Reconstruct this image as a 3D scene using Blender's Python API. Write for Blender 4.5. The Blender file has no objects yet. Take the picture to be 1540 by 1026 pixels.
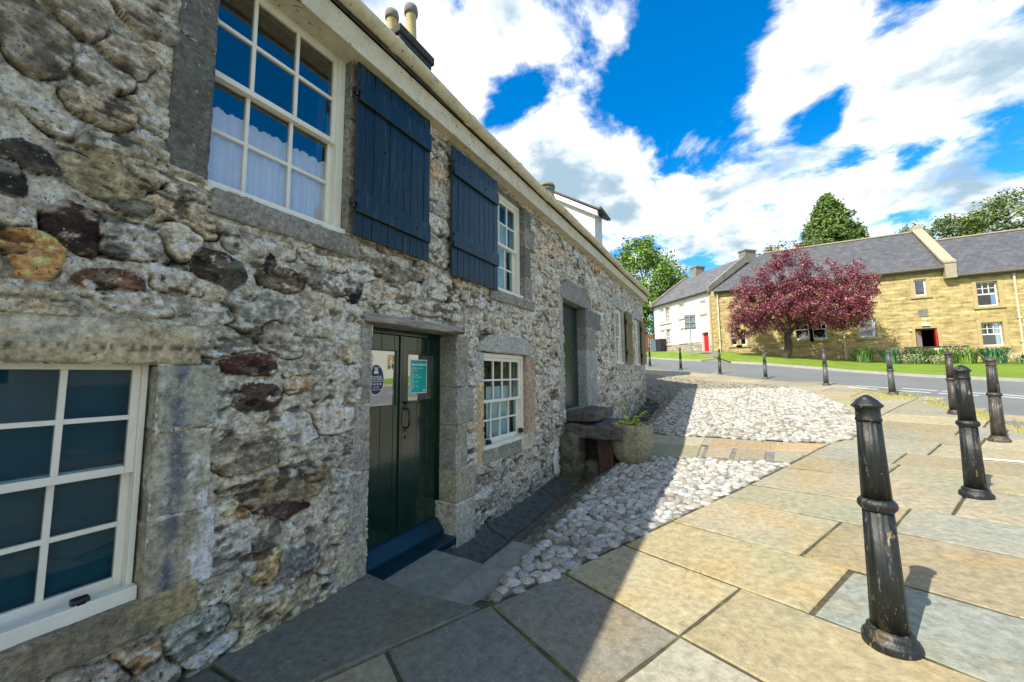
import bpy, bmesh, math, random
import numpy as np
from mathutils import Vector, Matrix
from mathutils.geometry import delaunay_2d_cdt
from math import radians as R_, sin, cos, pi
random.seed(7); rng = np.random.default_rng(7)
S = bpy.context.scene
COL = S.collection

# ------------------------------------------------------------------ camera
cam = bpy.data.cameras.new("camera"); camo = bpy.data.objects.new("camera", cam); COL.objects.link(camo)
cam.sensor_fit = 'HORIZONTAL'; cam.sensor_width = 36.0; cam.lens = 36.0*560/1540
cam.clip_start = 0.05; cam.clip_end = 3000
P_, Y_, RR = R_(5.15), R_(30.0), R_(-0.48)
f = Vector((-sin(Y_)*cos(P_), cos(Y_)*cos(P_), sin(P_)))
r = Vector((cos(Y_), sin(Y_), 0)); u = r.cross(f)
r2 = r*cos(RR)+u*sin(RR); u2 = -r*sin(RR)+u*cos(RR)
camo.matrix_world = Matrix(((r2.x, u2.x, -f.x, 2.4), (r2.y, u2.y, -f.y, 0), (r2.z, u2.z, -f.z, 1.5), (0, 0, 0, 1)))
S.camera = camo
S.view_settings.view_transform = 'Standard'; S.view_settings.look = 'None'
S.view_settings.gamma = 1; S.view_settings.use_curve_mapping = False
S.view_settings.exposure = 1.5
try:
    S.cycles.max_bounces = 6; S.cycles.transparent_max_bounces = 8
except Exception: pass

# ------------------------------------------------------------------ sun and sky
SUN = Vector((0.365, 0.80, -1.0)).normalized()            # direction the light travels
sl = bpy.data.lights.new("sun", 'SUN'); sl.energy = 2.6; sl.angle = R_(0.5); sl.color = (1, .93, .80)
so = bpy.data.objects.new("sun", sl); COL.objects.link(so)
so.rotation_euler = SUN.to_track_quat('-Z', 'Y').to_euler()
elev = math.asin(-SUN.z); azim = math.atan2(-SUN.x, -SUN.y)
W = bpy.data.worlds.new("World"); S.world = W; W.use_nodes = True
nt = W.node_tree; nt.nodes.clear()
def wn(t, **k):
    n = nt.nodes.new(t)
    for a, b in k.items(): setattr(n, a, b)
    return n
def wl(a, b): nt.links.new(a, b)
def wmath(op, a, b=None, c=None):
    n = wn('ShaderNodeMath', operation=op)
    for i, x in enumerate((a, b, c)):
        if x is None: continue
        if isinstance(x, (int, float)): n.inputs[i].default_value = x
        else: wl(x, n.inputs[i])
    return n.outputs[0]
tc = wn('ShaderNodeTexCoord'); D0 = tc.outputs['Generated']
sky = wn('ShaderNodeTexSky', sky_type='NISHITA'); sky.sun_disc = False
sky.sun_elevation = elev; sky.sun_rotation = azim; sky.air_density = 1.0; sky.dust_density = .3; sky.ozone_density = 3.0
hs = wn('ShaderNodeHueSaturation'); hs.inputs['Saturation'].default_value = 1.45; hs.inputs['Value'].default_value = .66
wl(sky.outputs[0], hs.inputs['Color'])
sep = wn('ShaderNodeSeparateXYZ'); wl(D0, sep.inputs[0])
den = wmath('ADD', wmath('MAXIMUM', sep.outputs[2], 0.0), 0.22)
cx = wmath('DIVIDE', sep.outputs[0], den); cy = wmath('DIVIDE', sep.outputs[1], den)
cmb = wn('ShaderNodeCombineXYZ'); wl(cx, cmb.inputs[0]); wl(cy, cmb.inputs[1])
def wnoise(scale, detail, rough, vec, dist=0.0):
    n = wn('ShaderNodeTexNoise'); n.inputs['Scale'].default_value = scale; n.inputs['Detail'].default_value = detail
    n.inputs['Roughness'].default_value = rough; n.inputs['Distortion'].default_value = dist; wl(vec, n.inputs['Vector']); return n.outputs['Fac']
n1 = wnoise(2.6, 12, .60, cmb.outputs[0], .25)
n2 = wnoise(1.1, 6, .5, cmb.outputs[0])
# cloud banks: soft lobes around given sky directions (azimuth right of +Y, elevation), half-width, strength
def pixdir(px, py):
    return (f + r2*((px-770)/560.0) + u2*((513-py)/560.0)).normalized()
BL = [(690, 30, 80, .55), (700, 190, 55, .40), (770, 30, 50, .35), (880, 55, 60, .62), (925, 235, 75, .36), (800, 250, 60, .3), (850, 300, 80, .25), (1010, 330, 110, .26),
      (1165, 125, 55, .34), (1290, 85, 70, .26), (1440, 25, 110, .24), (1290, 150, 50, .20), (1450, 130, 90, .22), (1200, 15, 70, .42), (650, 120, 60, .5), (760, 60, 50, .15),
      (1400, 265, 110, .26), (1180, 290, 100, .22), (1530, 260, 60, .2), (1100, 350, 200, .16),
      (925, 90, 95, -.30), (1020, 165, 85, -.38), (1080, 90, 70, -.30), (1110, 232, 40, -.26), (1225, 178, 34, -.40), (1260, 160, 26, -.3), (1440, 212, 50, -.36), (1340, 205, 40, -.2), (1530, 215, 40, -.3), (730, 170, 40, -.25), (1010, 260, 30, -.15), (1060, 20, 60, -.15), (760, 140, 40, -.2),(1330, 15, 40, -.2)]
acc = None
for px, py, hw, amp in BL:
    d = pixdir(px, py)
    ang = hw/560.0*(d.dot(f))**1.0
    vm = wn('ShaderNodeVectorMath', operation='DOT_PRODUCT'); wl(D0, vm.inputs[0]); vm.inputs[1].default_value = d
    mr = wn('ShaderNodeMapRange', interpolation_type='SMOOTHSTEP'); mr.inputs['From Min'].default_value = cos(ang*1.75); mr.inputs['From Max'].default_value = cos(ang*.25)
    mr.inputs['To Min'].default_value = 0; mr.inputs['To Max'].default_value = amp*.62; wl(vm.outputs['Value'], mr.inputs['Value'])
    acc = mr.outputs[0] if acc is None else wmath('ADD', acc, mr.outputs[0])
for dv, a0, a1, amp in (((.8, -.75, .5), 58, 20, .34), ((.1, -1, .6), 75, 20, .36), ((-.9, -.3, .5), 60, 15, .30), ((1, .52, .78), 38, 20, -.45)):  # out-of-view cloud added to whiten skylight; last lobe clears sky for reflections
    d = Vector(dv).normalized(); vm = wn('ShaderNodeVectorMath', operation='DOT_PRODUCT'); wl(D0, vm.inputs[0]); vm.inputs[1].default_value = d
    mr = wn('ShaderNodeMapRange', interpolation_type='SMOOTHSTEP'); mr.inputs['From Min'].default_value = cos(R_(a0)); mr.inputs['From Max'].default_value = cos(R_(a1)); mr.inputs['To Max'].default_value = amp
    wl(vm.outputs['Value'], mr.inputs['Value']); acc = wmath('ADD', acc, mr.outputs[0])
dens = wmath('ADD', wmath('ADD', wmath('MULTIPLY', n1, 1.9), wmath('MULTIPLY', n2, .3)), acc)
mk = wn('ShaderNodeMapRange', interpolation_type='SMOOTHSTEP'); mk.inputs['From Min'].default_value = 1.13; mk.inputs['From Max'].default_value = 1.44
wl(dens, mk.inputs['Value'])
# thick parts go grey-blue underneath
thick = wn('ShaderNodeMapRange', interpolation_type='SMOOTHSTEP'); thick.inputs['From Min'].default_value = .42; thick.inputs['From Max'].default_value = .64
n3 = wmath('ADD', wnoise(2.0, 7, .55, cmb.outputs[0], .2), wmath('MULTIPLY', wmath('SUBTRACT', dens, 1.45), .30)); wl(n3, thick.inputs['Value'])
cc = wn('ShaderNodeMix', data_type='RGBA'); wl(thick.outputs[0], cc.inputs['Factor'])
cc.inputs['A'].default_value = (1.0, .975, .92, 1); cc.inputs['B'].default_value = (.25, .35, .43, 1)
cs = wn('ShaderNodeVectorMath', operation='SCALE'); wl(cc.outputs['Result'], cs.inputs[0]); cs.inputs['Scale'].default_value = 4.2
mx = wn('ShaderNodeMix', data_type='RGBA'); wl(mk.outputs[0], mx.inputs['Factor']); wl(hs.outputs[0], mx.inputs['A']); wl(cs.outputs[0], mx.inputs['B'])
bg = wn('ShaderNodeBackground'); bg.inputs['Strength'].default_value = 0.15; wl(mx.outputs['Result'], bg.inputs['Color'])
wo = wn('ShaderNodeOutputWorld'); wl(bg.outputs[0], wo.inputs['Surface'])

# ------------------------------------------------------------------ numpy noise
def _h(i, j, k, s=0):
    n = (i*374761393 + j*668265263 + k*2147483647*0 + k*1274126177 + s*974634777) & 0xffffffff
    n = (n ^ (n >> 13))*1274126177 & 0xffffffff
    return ((n ^ (n >> 16)) & 0xffff)/65535.0
def vn(x, y, z=None, s=0):
    x = np.asarray(x, float); y = np.asarray(y, float); z = np.zeros_like(x) if z is None else np.asarray(z, float)
    i, j, k = np.floor(x).astype(np.int64), np.floor(y).astype(np.int64), np.floor(z).astype(np.int64)
    a, b, c = x-i, y-j, z-k; a = a*a*(3-2*a); b = b*b*(3-2*b); c = c*c*(3-2*c)
    def L(p, q, t): return p+(q-p)*t
    return L(L(L(_h(i,j,k,s), _h(i+1,j,k,s), a), L(_h(i,j+1,k,s), _h(i+1,j+1,k,s), a), b),
             L(L(_h(i,j,k+1,s), _h(i+1,j,k+1,s), a), L(_h(i,j+1,k+1,s), _h(i+1,j+1,k+1,s), a), b), c)*2-1
def fb(x, y, z=None, o=4, s=0, g=.5):
    t = 0; am = 1; fr = 1; tot = 0
    for q in range(o):
        t = t+am*vn(x*fr+q*17.3, y*fr+q*9.1, None if z is None else z*fr, s+q); tot += am; am *= g; fr *= 2.03
    return t/tot
def ss(a, b, x): t = np.clip((x-a)/(b-a), 0, 1); return t*t*(3-2*t)

# ------------------------------------------------------------------ terrain
CP = [(2.99,2.47,.21),(4.22,4.93,.38),(5.53,7.75,.51),(5.94,9.98,.69),(5.99,13.1,.87),(5.05,15.13,1.05),(3.7,18.12,1.21),(2.08,19.43,1.41),(.27,21.33,1.65),(-1.6,23.3,1.88),
(.2,1.9,0.0),(.2,.5,-.03),(.2,-3,-.1),(2,-3,0.05),(5,-2,.2),(1.1,2.6,.04),(1.2,6.2,.13),(1.0,9,.38),(.6,12.9,.72),(-3,13.5,.8),(-3,3,0),(8,3,.35),(9,9,.62),(12,16,.95),(13,5,.4),
(16,30.4,1.92),(13,30.4,1.95),(8,30.4,2.25),(1.5,30.6,3.0),(-3.2,35.5,3.39),(-9,42,3.9),(-8,26,2.6),(14,44,2.6),(24,30,1.7),(22,15,.8),(0,45,3.9),(9,24,1.5),(4.5,24,1.9),
(30,45,2.2),(-25,25,3),(-25,0,.2),(30,-5,.2),(0,-25,-.3)]
_c = np.array(CP)
def _U(r2): return np.where(r2 > 1e-9, r2*np.log(np.maximum(r2, 1e-9)), 0)*.5
_n = len(_c); _K = _U(((_c[:, None, :2]-_c[None, :, :2])**2).sum(-1)); _P = np.c_[np.ones(_n), _c[:, :2]]
_w = np.linalg.solve(np.block([[_K+.6*np.eye(_n), _P], [_P.T, np.zeros((3, 3))]]), np.r_[_c[:, 2], 0, 0, 0])
def gz(x, y):
    x = np.asarray(x, float); y = np.asarray(y, float)
    xc = np.clip(x, -25, 32); yc = np.clip(y, -22, 46)
    r2_ = (xc[..., None]-_c[:, 0])**2+(yc[..., None]-_c[:, 1])**2
    return (_U(r2_)*_w[:_n]).sum(-1)+_w[_n]+_w[_n+1]*xc+_w[_n+2]*yc
def chan(x, y):
    dx = np.interp(x, [-.4, 0, .30, .44, .62, .95], [.12, .2, .3, .3, .17, 0])
    dy = np.where(y < 1.99, 0, 1.0)*np.interp(y, [0, 10.5, 13.2, 15], [1, 1, .55, 0])
    return dx*dy
def G(x, y): return gz(x, y)-chan(np.asarray(x, float), np.asarray(y, float))
def g1(x, y): return float(G(np.array([x]), np.array([y]))[0])

# ------------------------------------------------------------------ object helpers
def tag(o, label=None, cat=None, group=None, kind=None):
    if label: o['label'] = label
    if cat: o['category'] = cat
    if group: o['group'] = group
    if kind: o['kind'] = kind
    return o
def mesh_np(name, V, F, mat=None, parent=None, col=None, smooth=False):
    V = np.asarray(V, np.float32); me = bpy.data.meshes.new(name)
    if isinstance(F, np.ndarray):
        k = F.shape[1]; nf = len(F); idx = F.astype(np.int32).ravel(); ls = np.arange(nf, dtype=np.int32)*k
    else:
        idx = np.fromiter((i for fc in F for i in fc), np.int32); nf = len(F)
        ln = np.array([len(fc) for fc in F]); ls = np.r_[0, np.cumsum(ln)[:-1]].astype(np.int32)
    me.vertices.add(len(V)); me.vertices.foreach_set('co', V.ravel())
    me.loops.add(len(idx)); me.loops.foreach_set('vertex_index', idx)
    me.polygons.add(nf); me.polygons.foreach_set('loop_start', ls)
    me.update(calc_edges=True)
    if col is not None:
        a = me.color_attributes.new('Col', 'FLOAT_COLOR', 'POINT')
        c = np.ones((len(V), 4), np.float32); c[:, :3] = col; a.data.foreach_set('color', c.ravel())
    me.polygons.foreach_set('use_smooth', np.full(nf, bool(smooth)))
    me.validate()
    if mat: me.materials.append(mat)
    o = bpy.data.objects.new(name, me); COL.objects.link(o)
    if parent: o.parent = parent
    return o
class MB:
    """collects shapes, builds ONE mesh object"""
    def __init__(s): s.V = []; s.F = []; s.C = []; s.n = 0
    def add(s, V, F, c=None):
        V = np.asarray(V, float).reshape(-1, 3); s.V.append(V); s.F += [tuple(i+s.n for i in fc) for fc in F]
        s.C.append(np.tile(np.array(c if c is not None else (1, 1, 1), float), (len(V), 1)) if np.ndim(c) < 2 else np.asarray(c)); s.n += len(V)
    def box(s, x0, x1, y0, y1, z0, z1, c=None, fr=None):
        V = [(x, y, z) for x in (x0, x1) for y in (y0, y1) for z in (z0, z1)]
        if fr is not None: V = [fr(*v) for v in V]
        s.add(V, [(0,1,3,2), (4,6,7,5), (0,4,5,1), (2,3,7,6), (0,2,6,4), (1,5,7,3)], c)
    def bev(s, x0, x1, y0, y1, z0, z1, b=.004, c=None, fr=None):
        b = min(b, (x1-x0)*.45, (y1-y0)*.45, (z1-z0)*.45)
        V, F = rbox((x0, x1, y0, y1, z0, z1), 9, b, 0)
        if fr is not None: V = [fr(*v) for v in V]
        s.add(V, F, c)
    def tube(s, pts, rad, seg=10, c=None, cap=True):
        pts = [Vector(p) for p in pts]; rad = rad if hasattr(rad, '__len__') else [rad]*len(pts)
        V = []; F = []; prev = None
        for i, p in enumerate(pts):
            t = (pts[min(i+1, len(pts)-1)]-pts[max(i-1, 0)]).normalized()
            a = t.orthogonal().normalized() if prev is None else (prev-t*prev.dot(t)).normalized()
            prev = a; b = t.cross(a)
            for k in range(seg):
                th = 2*pi*k/seg; V.append(p+(a*cos(th)+b*sin(th))*rad[i])
        for i in range(len(pts)-1):
            for k in range(seg):
                k2 = (k+1) % seg; F.append((i*seg+k, i*seg+k2, (i+1)*seg+k2, (i+1)*seg+k))
        if cap: F.append(tuple(reversed(range(seg)))); F.append(tuple((len(pts)-1)*seg+k for k in range(seg)))
        s.add([tuple(v) for v in V], F, c)
    def lathe(s, prof, cx=0, cy=0, seg=32, c=None, mod=None):
        V = []; F = []
        for i, (rr, z) in enumerate(prof):
            for k in range(seg):
                th = 2*pi*k/seg; q = rr*(mod(th, z) if mod else 1); V.append((cx+q*cos(th), cy+q*sin(th), z))
        for i in range(len(prof)-1):
            for k in range(seg):
                k2 = (k+1) % seg; F.append((i*seg+k, i*seg+k2, (i+1)*seg+k2, (i+1)*seg+k))
        F.append(tuple(reversed(range(seg)))); F.append(tuple((len(prof)-1)*seg+k for k in range(seg)))
        s.add(V, F, c)
    def prism(s, poly, a, b, fr, c=None):
        """poly in (p,q); extruded from a to b along third axis; fr(p,q,t)->xyz"""
        n = len(poly); V = [fr(p, q, a) for p, q in poly]+[fr(p, q, b) for p, q in poly]
        F = [tuple(reversed(range(n))), tuple(range(n, 2*n))]+[(i, (i+1) % n, n+(i+1) % n, n+i) for i in range(n)]
        s.add(V, F, c)
    def build(s, name, mat, parent=None, smooth=False):
        V = np.concatenate(s.V) if s.V else np.zeros((0, 3)); C = np.concatenate(s.C)
        return mesh_np(name, V, s.F, mat, parent, C, smooth)
_gc = {}
def rbox(b, n, rad, amp=0, nsc=6.0, seed=0, segs=None):
    """rounded, optionally noisy box. b bounds; n segments per side (or segs tuple)"""
    x0, x1, y0, y1, z0, z1 = b
    if amp == 0 and segs is None:
        def ax(a, c): return np.array([a, a+rad*.3, a+rad, c-rad, c-rad*.3, c])
        A = [ax(x0, x1), ax(y0, y1), ax(z0, z1)]
    else:
        sg = segs or (n, n, n); A = []
        for (a, c, m) in ((x0, x1, sg[0]), (y0, y1, sg[1]), (z0, z1, sg[2])):
            q = np.linspace(a, c, m+1); A.append(np.unique(np.r_[q, a+rad*.4, a+rad, c-rad, c-rad*.4]))
    idx = {}; V = []; F = []
    def vid(i, j, k):
        t = (i, j, k)
        if t not in idx: idx[t] = len(V); V.append((A[0][i], A[1][j], A[2][k]))
        return idx[t]
    nx, ny, nz = len(A[0])-1, len(A[1])-1, len(A[2])-1
    for i in (0, nx):
        for j in range(ny):
            for k in range(nz):
                q = (vid(i,j,k), vid(i,j+1,k), vid(i,j+1,k+1), vid(i,j,k+1)); F.append(q if i else q[::-1])
    for j in (0, ny):
        for i in range(nx):
            for k in range(nz):
                q = (vid(i,j,k), vid(i,j,k+1), vid(i+1,j,k+1), vid(i+1,j,k)); F.append(q if j else q[::-1])
    for k in (0, nz):
        for i in range(nx):
            for j in range(ny):
                q = (vid(i,j,k), vid(i+1,j,k), vid(i+1,j+1,k), vid(i,j+1,k)); F.append(q if k else q[::-1])
    V = np.array(V); lo = np.array([x0+rad, y0+rad, z0+rad]); hi = np.array([x1-rad, y1-rad, z1-rad])
    q = np.clip(V, lo, hi); d = V-q; L = np.linalg.norm(d, axis=1, keepdims=True); dn = d/np.maximum(L, 1e-9)
    V = q+dn*rad
    if amp: 
        nn = fb(V[:, 0]*nsc+seed*3.1, V[:, 1]*nsc+seed*7.7, V[:, 2]*nsc+seed, 4, seed)
        n2_ = fb(V[:, 0]*nsc*5, V[:, 1]*nsc*5+seed, V[:, 2]*nsc*5, 2, seed+5)
        V = V+dn*(nn*amp+n2_*amp*.25)[:, None]
    return V, F
def thing(name, loc, label, cat, group=None, rz=0, kind=None):
    o = bpy.data.objects.new(name, None); COL.objects.link(o); o.location = loc; o.rotation_euler = (0, 0, rz)
    o.empty_display_size = .2
    return tag(o, label, cat, group, kind)

# ------------------------------------------------------------------ materials
def mat(name, col=(.5, .5, .5), rough=.8, ns=6.0, var=.25, bs=60.0, bd=.25, dist=.01, attr=False, metal=0, spec=.4, coat=0, spots=(), rnd=False, stretch=None, sub=None, tint=None):
    m = bpy.data.materials.new(name); m.use_nodes = True; t = m.node_tree; N = t.nodes; Lk = t.links.new
    bs_ = N['Principled BSDF']; bs_.inputs['Roughness'].default_value = rough; bs_.inputs['Metallic'].default_value = metal
    bs_.inputs['Specular IOR Level'].default_value = spec; bs_.inputs['Coat Weight'].default_value = coat; bs_.inputs['Coat Roughness'].default_value = .08
    tcn = N.new('ShaderNodeTexCoord'); vec = tcn.outputs['Object']
    if rnd:
        oi = N.new('ShaderNodeObjectInfo'); ad = N.new('ShaderNodeVectorMath'); ad.operation = 'ADD'
        sc = N.new('ShaderNodeVectorMath'); sc.operation = 'SCALE'; cb = N.new('ShaderNodeCombineXYZ')
        Lk(oi.outputs['Random'], cb.inputs[0]); Lk(oi.outputs['Random'], cb.inputs[1]); Lk(oi.outputs['Random'], cb.inputs[2])
        Lk(cb.outputs[0], sc.inputs[0]); sc.inputs['Scale'].default_value = 37.0; Lk(vec, ad.inputs[0]); Lk(sc.outputs[0], ad.inputs[1]); vec = ad.outputs[0]
    if stretch:
        mp = N.new('ShaderNodeMapping'); mp.inputs['Scale'].default_value = stretch; Lk(vec, mp.inputs[0]); vec = mp.outputs[0]
    def noise(sc, det=8, rg=.6, dis=0):
        n = N.new('ShaderNodeTexNoise'); n.inputs['Scale'].default_value = sc; n.inputs['Detail'].default_value = det
        n.inputs['Roughness'].default_value = rg; n.inputs['Distortion'].default_value = dis; Lk(vec, n.inputs['Vector']); return n.outputs['Fac']
    if attr:
        at = N.new('ShaderNodeAttribute'); at.attribute_name = 'Col'; c = at.outputs['Color']
    else:
        rgb = N.new('ShaderNodeRGB'); rgb.outputs[0].default_value = (*col, 1); c = rgb.outputs[0]
    if tint:
        for (tc_, ts, tlo, thi, tf) in tint:
            mr = N.new('ShaderNodeMapRange'); mr.inputs['From Min'].default_value = tlo; mr.inputs['From Max'].default_value = thi; mr.inputs['To Max'].default_value = tf
            Lk(noise(ts, 5, .55), mr.inputs['Value']); mm = N.new('ShaderNodeMix'); mm.data_type = 'RGBA'; mm.blend_type = 'MULTIPLY'
            Lk(mr.outputs[0], mm.inputs['Factor']); Lk(c, mm.inputs['A']); mm.inputs['B'].default_value = (*tc_, 1); c = mm.outputs['Result']
    if var:
        mr = N.new('ShaderNodeMapRange'); mr.inputs['From Min'].default_value = .3; mr.inputs['From Max'].default_value = .7
        mr.inputs['To Min'].default_value = 1-var; mr.inputs['To Max'].default_value = 1+var; Lk(noise(ns, 9, .68), mr.inputs['Value'])
        vm = N.new('ShaderNodeVectorMath'); vm.operation = 'SCALE'; Lk(c, vm.inputs[0]); Lk(mr.outputs[0], vm.inputs['Scale']); c = vm.outputs[0]
    for (sc_, ssc, lo, hi, fac) in spots:
        mr = N.new('ShaderNodeMapRange'); mr.inputs['From Min'].default_value = lo; mr.inputs['From Max'].default_value = hi; mr.inputs['To Max'].default_value = fac
        Lk(noise(ssc, 6, .7, .3), mr.inputs['Value']); mm = N.new('ShaderNodeMix'); mm.data_type = 'RGBA'
        Lk(mr.outputs[0], mm.inputs['Factor']); Lk(c, mm.inputs['A']); mm.inputs['B'].default_value = (*sc_, 1); c = mm.outputs['Result']
    Lk(c, bs_.inputs['Base Color'])
    if bd:
        bn = N.new('ShaderNodeBump'); bn.inputs['Strength'].default_value = bd; bn.inputs['Distance'].default_value = dist
        Lk(noise(bs, 8, .65), bn.inputs['Height']); Lk(bn.outputs[0], bs_.inputs['Normal'])
    if sub: bs_.inputs['Transmission Weight'].default_value = 0
    return m
WHT = (.72, .70, .62); BLK = (.012, .012, .012)
m_wall = mat('rubble_stone', attr=True, rough=.95, ns=42, var=.50, bs=85, bd=1.0, dist=.02,
             tint=[((1.06, 1.0, .90), 2.2, .5, .7, .5)], spots=[((.62, .60, .54), 46, .63, .66, .8), ((.66, .64, .58), 17, .645, .67, .8), ((.03, .028, .024), 75, .42, .37, .85), ((.025, .024, .022), 21, .365, .345, .9), ((.50, .48, .38), 5, .60, .70, .3), ((.17, .16, .13), 3.2, .54, .68, .5)])  # dark specks put the shade of pits into the colour
m_dress = mat('dressed_stone', attr=True, rough=.95, ns=36, var=.60, bs=95, bd=1.0, dist=.018,
              spots=[((.13, .125, .12), 6, .56, .66, .5), ((.62, .60, .54), 38, .62, .66, .75), ((.035, .033, .03), 48, .38, .34, .7), ((.03, .03, .028), 16, .34, .32, .8)])
m_flag = mat('flagstone', attr=True, rough=.82, ns=20, var=.34, bs=60, bd=.6, dist=.010, spec=.3,
             tint=[((.78, .92, .98), 1.3, .50, .62, .6), ((1.08, .92, .66), 1.9, .52, .64, .55)],
             spots=[((.60, .55, .42), 55, .61, .66, .45), ((.09, .085, .06), 42, .38, .33, .5), ((.12, .11, .08), 9, .36, .31, .35)])
m_cob = mat('cobblestone', attr=True, rough=.92, ns=34, var=.40, bs=80, bd=1.0, dist=.014, spec=.2, spots=[((.05, .05, .05), 55, .39, .35, .8), ((.16, .15, .13), 16, .38, .34, .6)])
m_soil = mat('joint_soil', (.075, .065, .042), .95, 20, .4, 60, .6, spots=[((.13, .15, .03), 3, .54, .62, .8), ((.05, .04, .03), 8, .42, .36, .7)])
m_bed = mat('cobble_mortar', (.20, .19, .165), .95, 20, .4, 60, .8, dist=.01, spots=[((.06, .05, .04), 9, .45, .38, .8)])
m_grass = mat('grass', (.16, .25, .02), .9, 1.2, .3, 25, .8, dist=.05, spots=[((.17, .24, .03), 14, .52, .66, .6)])
m_ground = mat('ground', (.10, .13, .05), .95, 1.5, .3, 20, .5)
m_road = mat('asphalt', (.155, .165, .165), .85, .6, .12, 90, .5, dist=.006, spots=[((.24, .24, .23), 60, .6, .7, .4)])
m_path = mat('path', (.20, .19, .17), .9, 1.5, .15, 60, .4)
m_line = mat('road_paint', (.72, .72, .68), .8, 9, .12, 80, .2, spots=[((.25, .25, .24), 25, .56, .66, .6)])
m_kerb = mat('kerbstone', (.36, .35, .32), .85, 5, .15, 60, .3)
m_slate = mat('slate', (.045, .047, .055), .7, 12, .3, 40, .6, dist=.01, spots=[((.22, .22, .20), 24, .62, .70, .6), ((.10, .08, .06), 7, .55, .7, .5)])
m_cream = mat('cream_paint', (.66, .60, .43), .55, 7, .16, 60, .4, spots=[((.42, .36, .23), 5, .52, .66, .6), ((.10, .085, .06), 18, .61, .64, .8), ((.13, .11, .08), 70, .62, .65, .7)])
m_white = mat('white_paint', (.80, .78, .68), .4, 9, .06, 40, .12, spots=[((.30, .27, .2), 26, .69, .74, .5)])
m_pvc = mat('white_frame', (.82, .82, .82), .45, 9, .04, 40, .05)
m_shut = mat('blue_black_paint', (.005, .015, .016), .36, 9, .5, 60, .5, dist=.005, spec=.5, stretch=(1, 1, .12), spots=[((.06, .085, .10), 22, .56, .66, .6), ((.13, .15, .16), 60, .62, .67, .5)])
m_shutw = mat('glare_tinted_green_paint', (.09, .085, .035), .35, 9, .35, 60, .25, dist=.004, spec=.7, stretch=(1, 1, .2), spots=[((.16, .13, .06), 22, .55, .7, .6)])  # yellowish base colour stands in for glare and bounced light on green paint
m_door = mat('green_gloss_paint', (.003, .026, .017), .16, 7, .25, 26, .10, dist=.004, spec=.6, coat=.4, stretch=(1, 1, .15))
m_sill = mat('blue_painted_board', (.005, .030, .047), .35, 9, .25, 40, .2, spots=[((.003, .012, .02), 14, .60, .7, .6)])
m_iron = mat('black_iron', (.010, .011, .012), .35, 9, .3, 60, .3, dist=.003, spec=.6)
m_wood = mat('weathered_wood', (.34, .31, .27), .9, 14, .5, 40, 1.0, dist=.012, stretch=(3, .30, 4), spots=[((.03, .022, .018), 6, .54, .58, .9), ((.14, .06, .03), 3, .60, .66, .6)])
m_dark = mat('dark_interior', (.018, .018, .017), .9, 4, .1, 20, 0)
m_room = mat('room_wall', (.012, .035, .042), .9, 2, .2, 20, 0)
m_curt = mat('white_cotton', (.82, .84, .86), .85, 20, .05, 200, .1)
m_dslab = mat('dark_flag', (.075, .082, .070), .7, 16, .6, 45, .9, dist=.012, spots=[((.24, .24, .23), 7, .60, .70, .6), ((.40, .40, .38), 45, .66, .72, .5)])
m_stepm = mat('dark_step_stone', (.085, .078, .074), .6, 14, .55, 50, .9, dist=.01, spots=[((.20, .20, .20), 7, .58, .70, .5)])
m_step2 = mat('grey_flag', (.23, .235, .20), .8, 10, .28, 45, .5, dist=.008, spots=[((.38, .38, .34), 30, .63, .72, .6), ((.05, .05, .05), 16, .33, .27, .6), ((.30, .34, .30), 3.5, .60, .72, .5)])
def bollard_mat(name, base, rust, amt):
    m = mat(name, base, .46, 22, .6, 60, .7, dist=.006, spec=.5, rnd=True, stretch=(1, 1, .34),
            spots=[(rust, 9, .57-amt, .62-amt, .9), ((.26, .19, .09), 16, .63-amt*.5, .66-amt*.5, .8), ((.16, .18, .19), 34, .60, .64, .5), ((.32, .30, .22), 70, .66, .68, .8)])
    return m
m_bolA = bollard_mat('black_iron_paint', (.010, .013, .014), (.085, .060, .035), -.035)
m_bolB = bollard_mat('rusted_iron_paint', (.035, .032, .030), (.085, .060, .045), .05)
m_bolG = bollard_mat('grey_iron_paint', (.055, .065, .07), (.10, .09, .08), .02)
m_plant = mat('planter_stone', (.27, .255, .175), .92, 22, .5, 50, 1.0, dist=.012, spots=[((.38, .25, .09), 5, .57, .68, .7), ((.38, .38, .33), 26, .62, .70, .6), ((.10, .12, .04), 4, .58, .7, .5)])
m_leafY = mat('fern_leaf', (.56, .62, .03), .5, 20, .3, 60, 0)
m_purp = mat('purple_leaf', attr=True, rough=.45, var=0, bd=0, spec=.5)
m_leaf = mat('green_leaf', attr=True, rough=.55, var=0, bd=0, spec=.4)
m_bark = mat('bark', (.075, .055, .04), .9, 9, .35, 18, .9, dist=.03, stretch=(1, 1, .3))
m_red = mat('red_paint', (.62, .008, .015), .4, 6, .05, 30, 0)
m_harl = mat('white_harling', (.80, .77, .78), .9, 5, .05, 60, .4, dist=.01)
m_harl2 = mat('old_white_harling', (.66, .66, .63), .9, 4, .1, 30, .5, dist=.02, spots=[((.35, .35, .33), 5, .58, .7, .4)])
m_greyw = mat('grey_cement', (.22, .215, .19), .9, 2, .25, 25, .5, dist=.02, spots=[((.10, .10, .09), 3, .55, .68, .6)])
m_mullion = mat('grey_sandstone', (.36, .32, .24), .9, 6, .15, 40, .3)
m_ash = mat('buff_margin', (.44, .355, .175), .9, 6, .14, 40, .3)
m_pot = mat('buff_clay', (.52, .42, .22), .8, 8, .15, 30, .2, spots=[((.12, .11, .1), 5, .6, .7, .6)])
m_metal = mat('grey_metal', (.30, .33, .34), .45, 8, .1, 40, .1, metal=.3)
m_teal = mat('teal_print', (.0, .40, .37), .45, 3, .04, 30, 0)
m_navy = mat('navy_print', (.006, .016, .07), .3, 3, .05, 30, 0)
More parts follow.
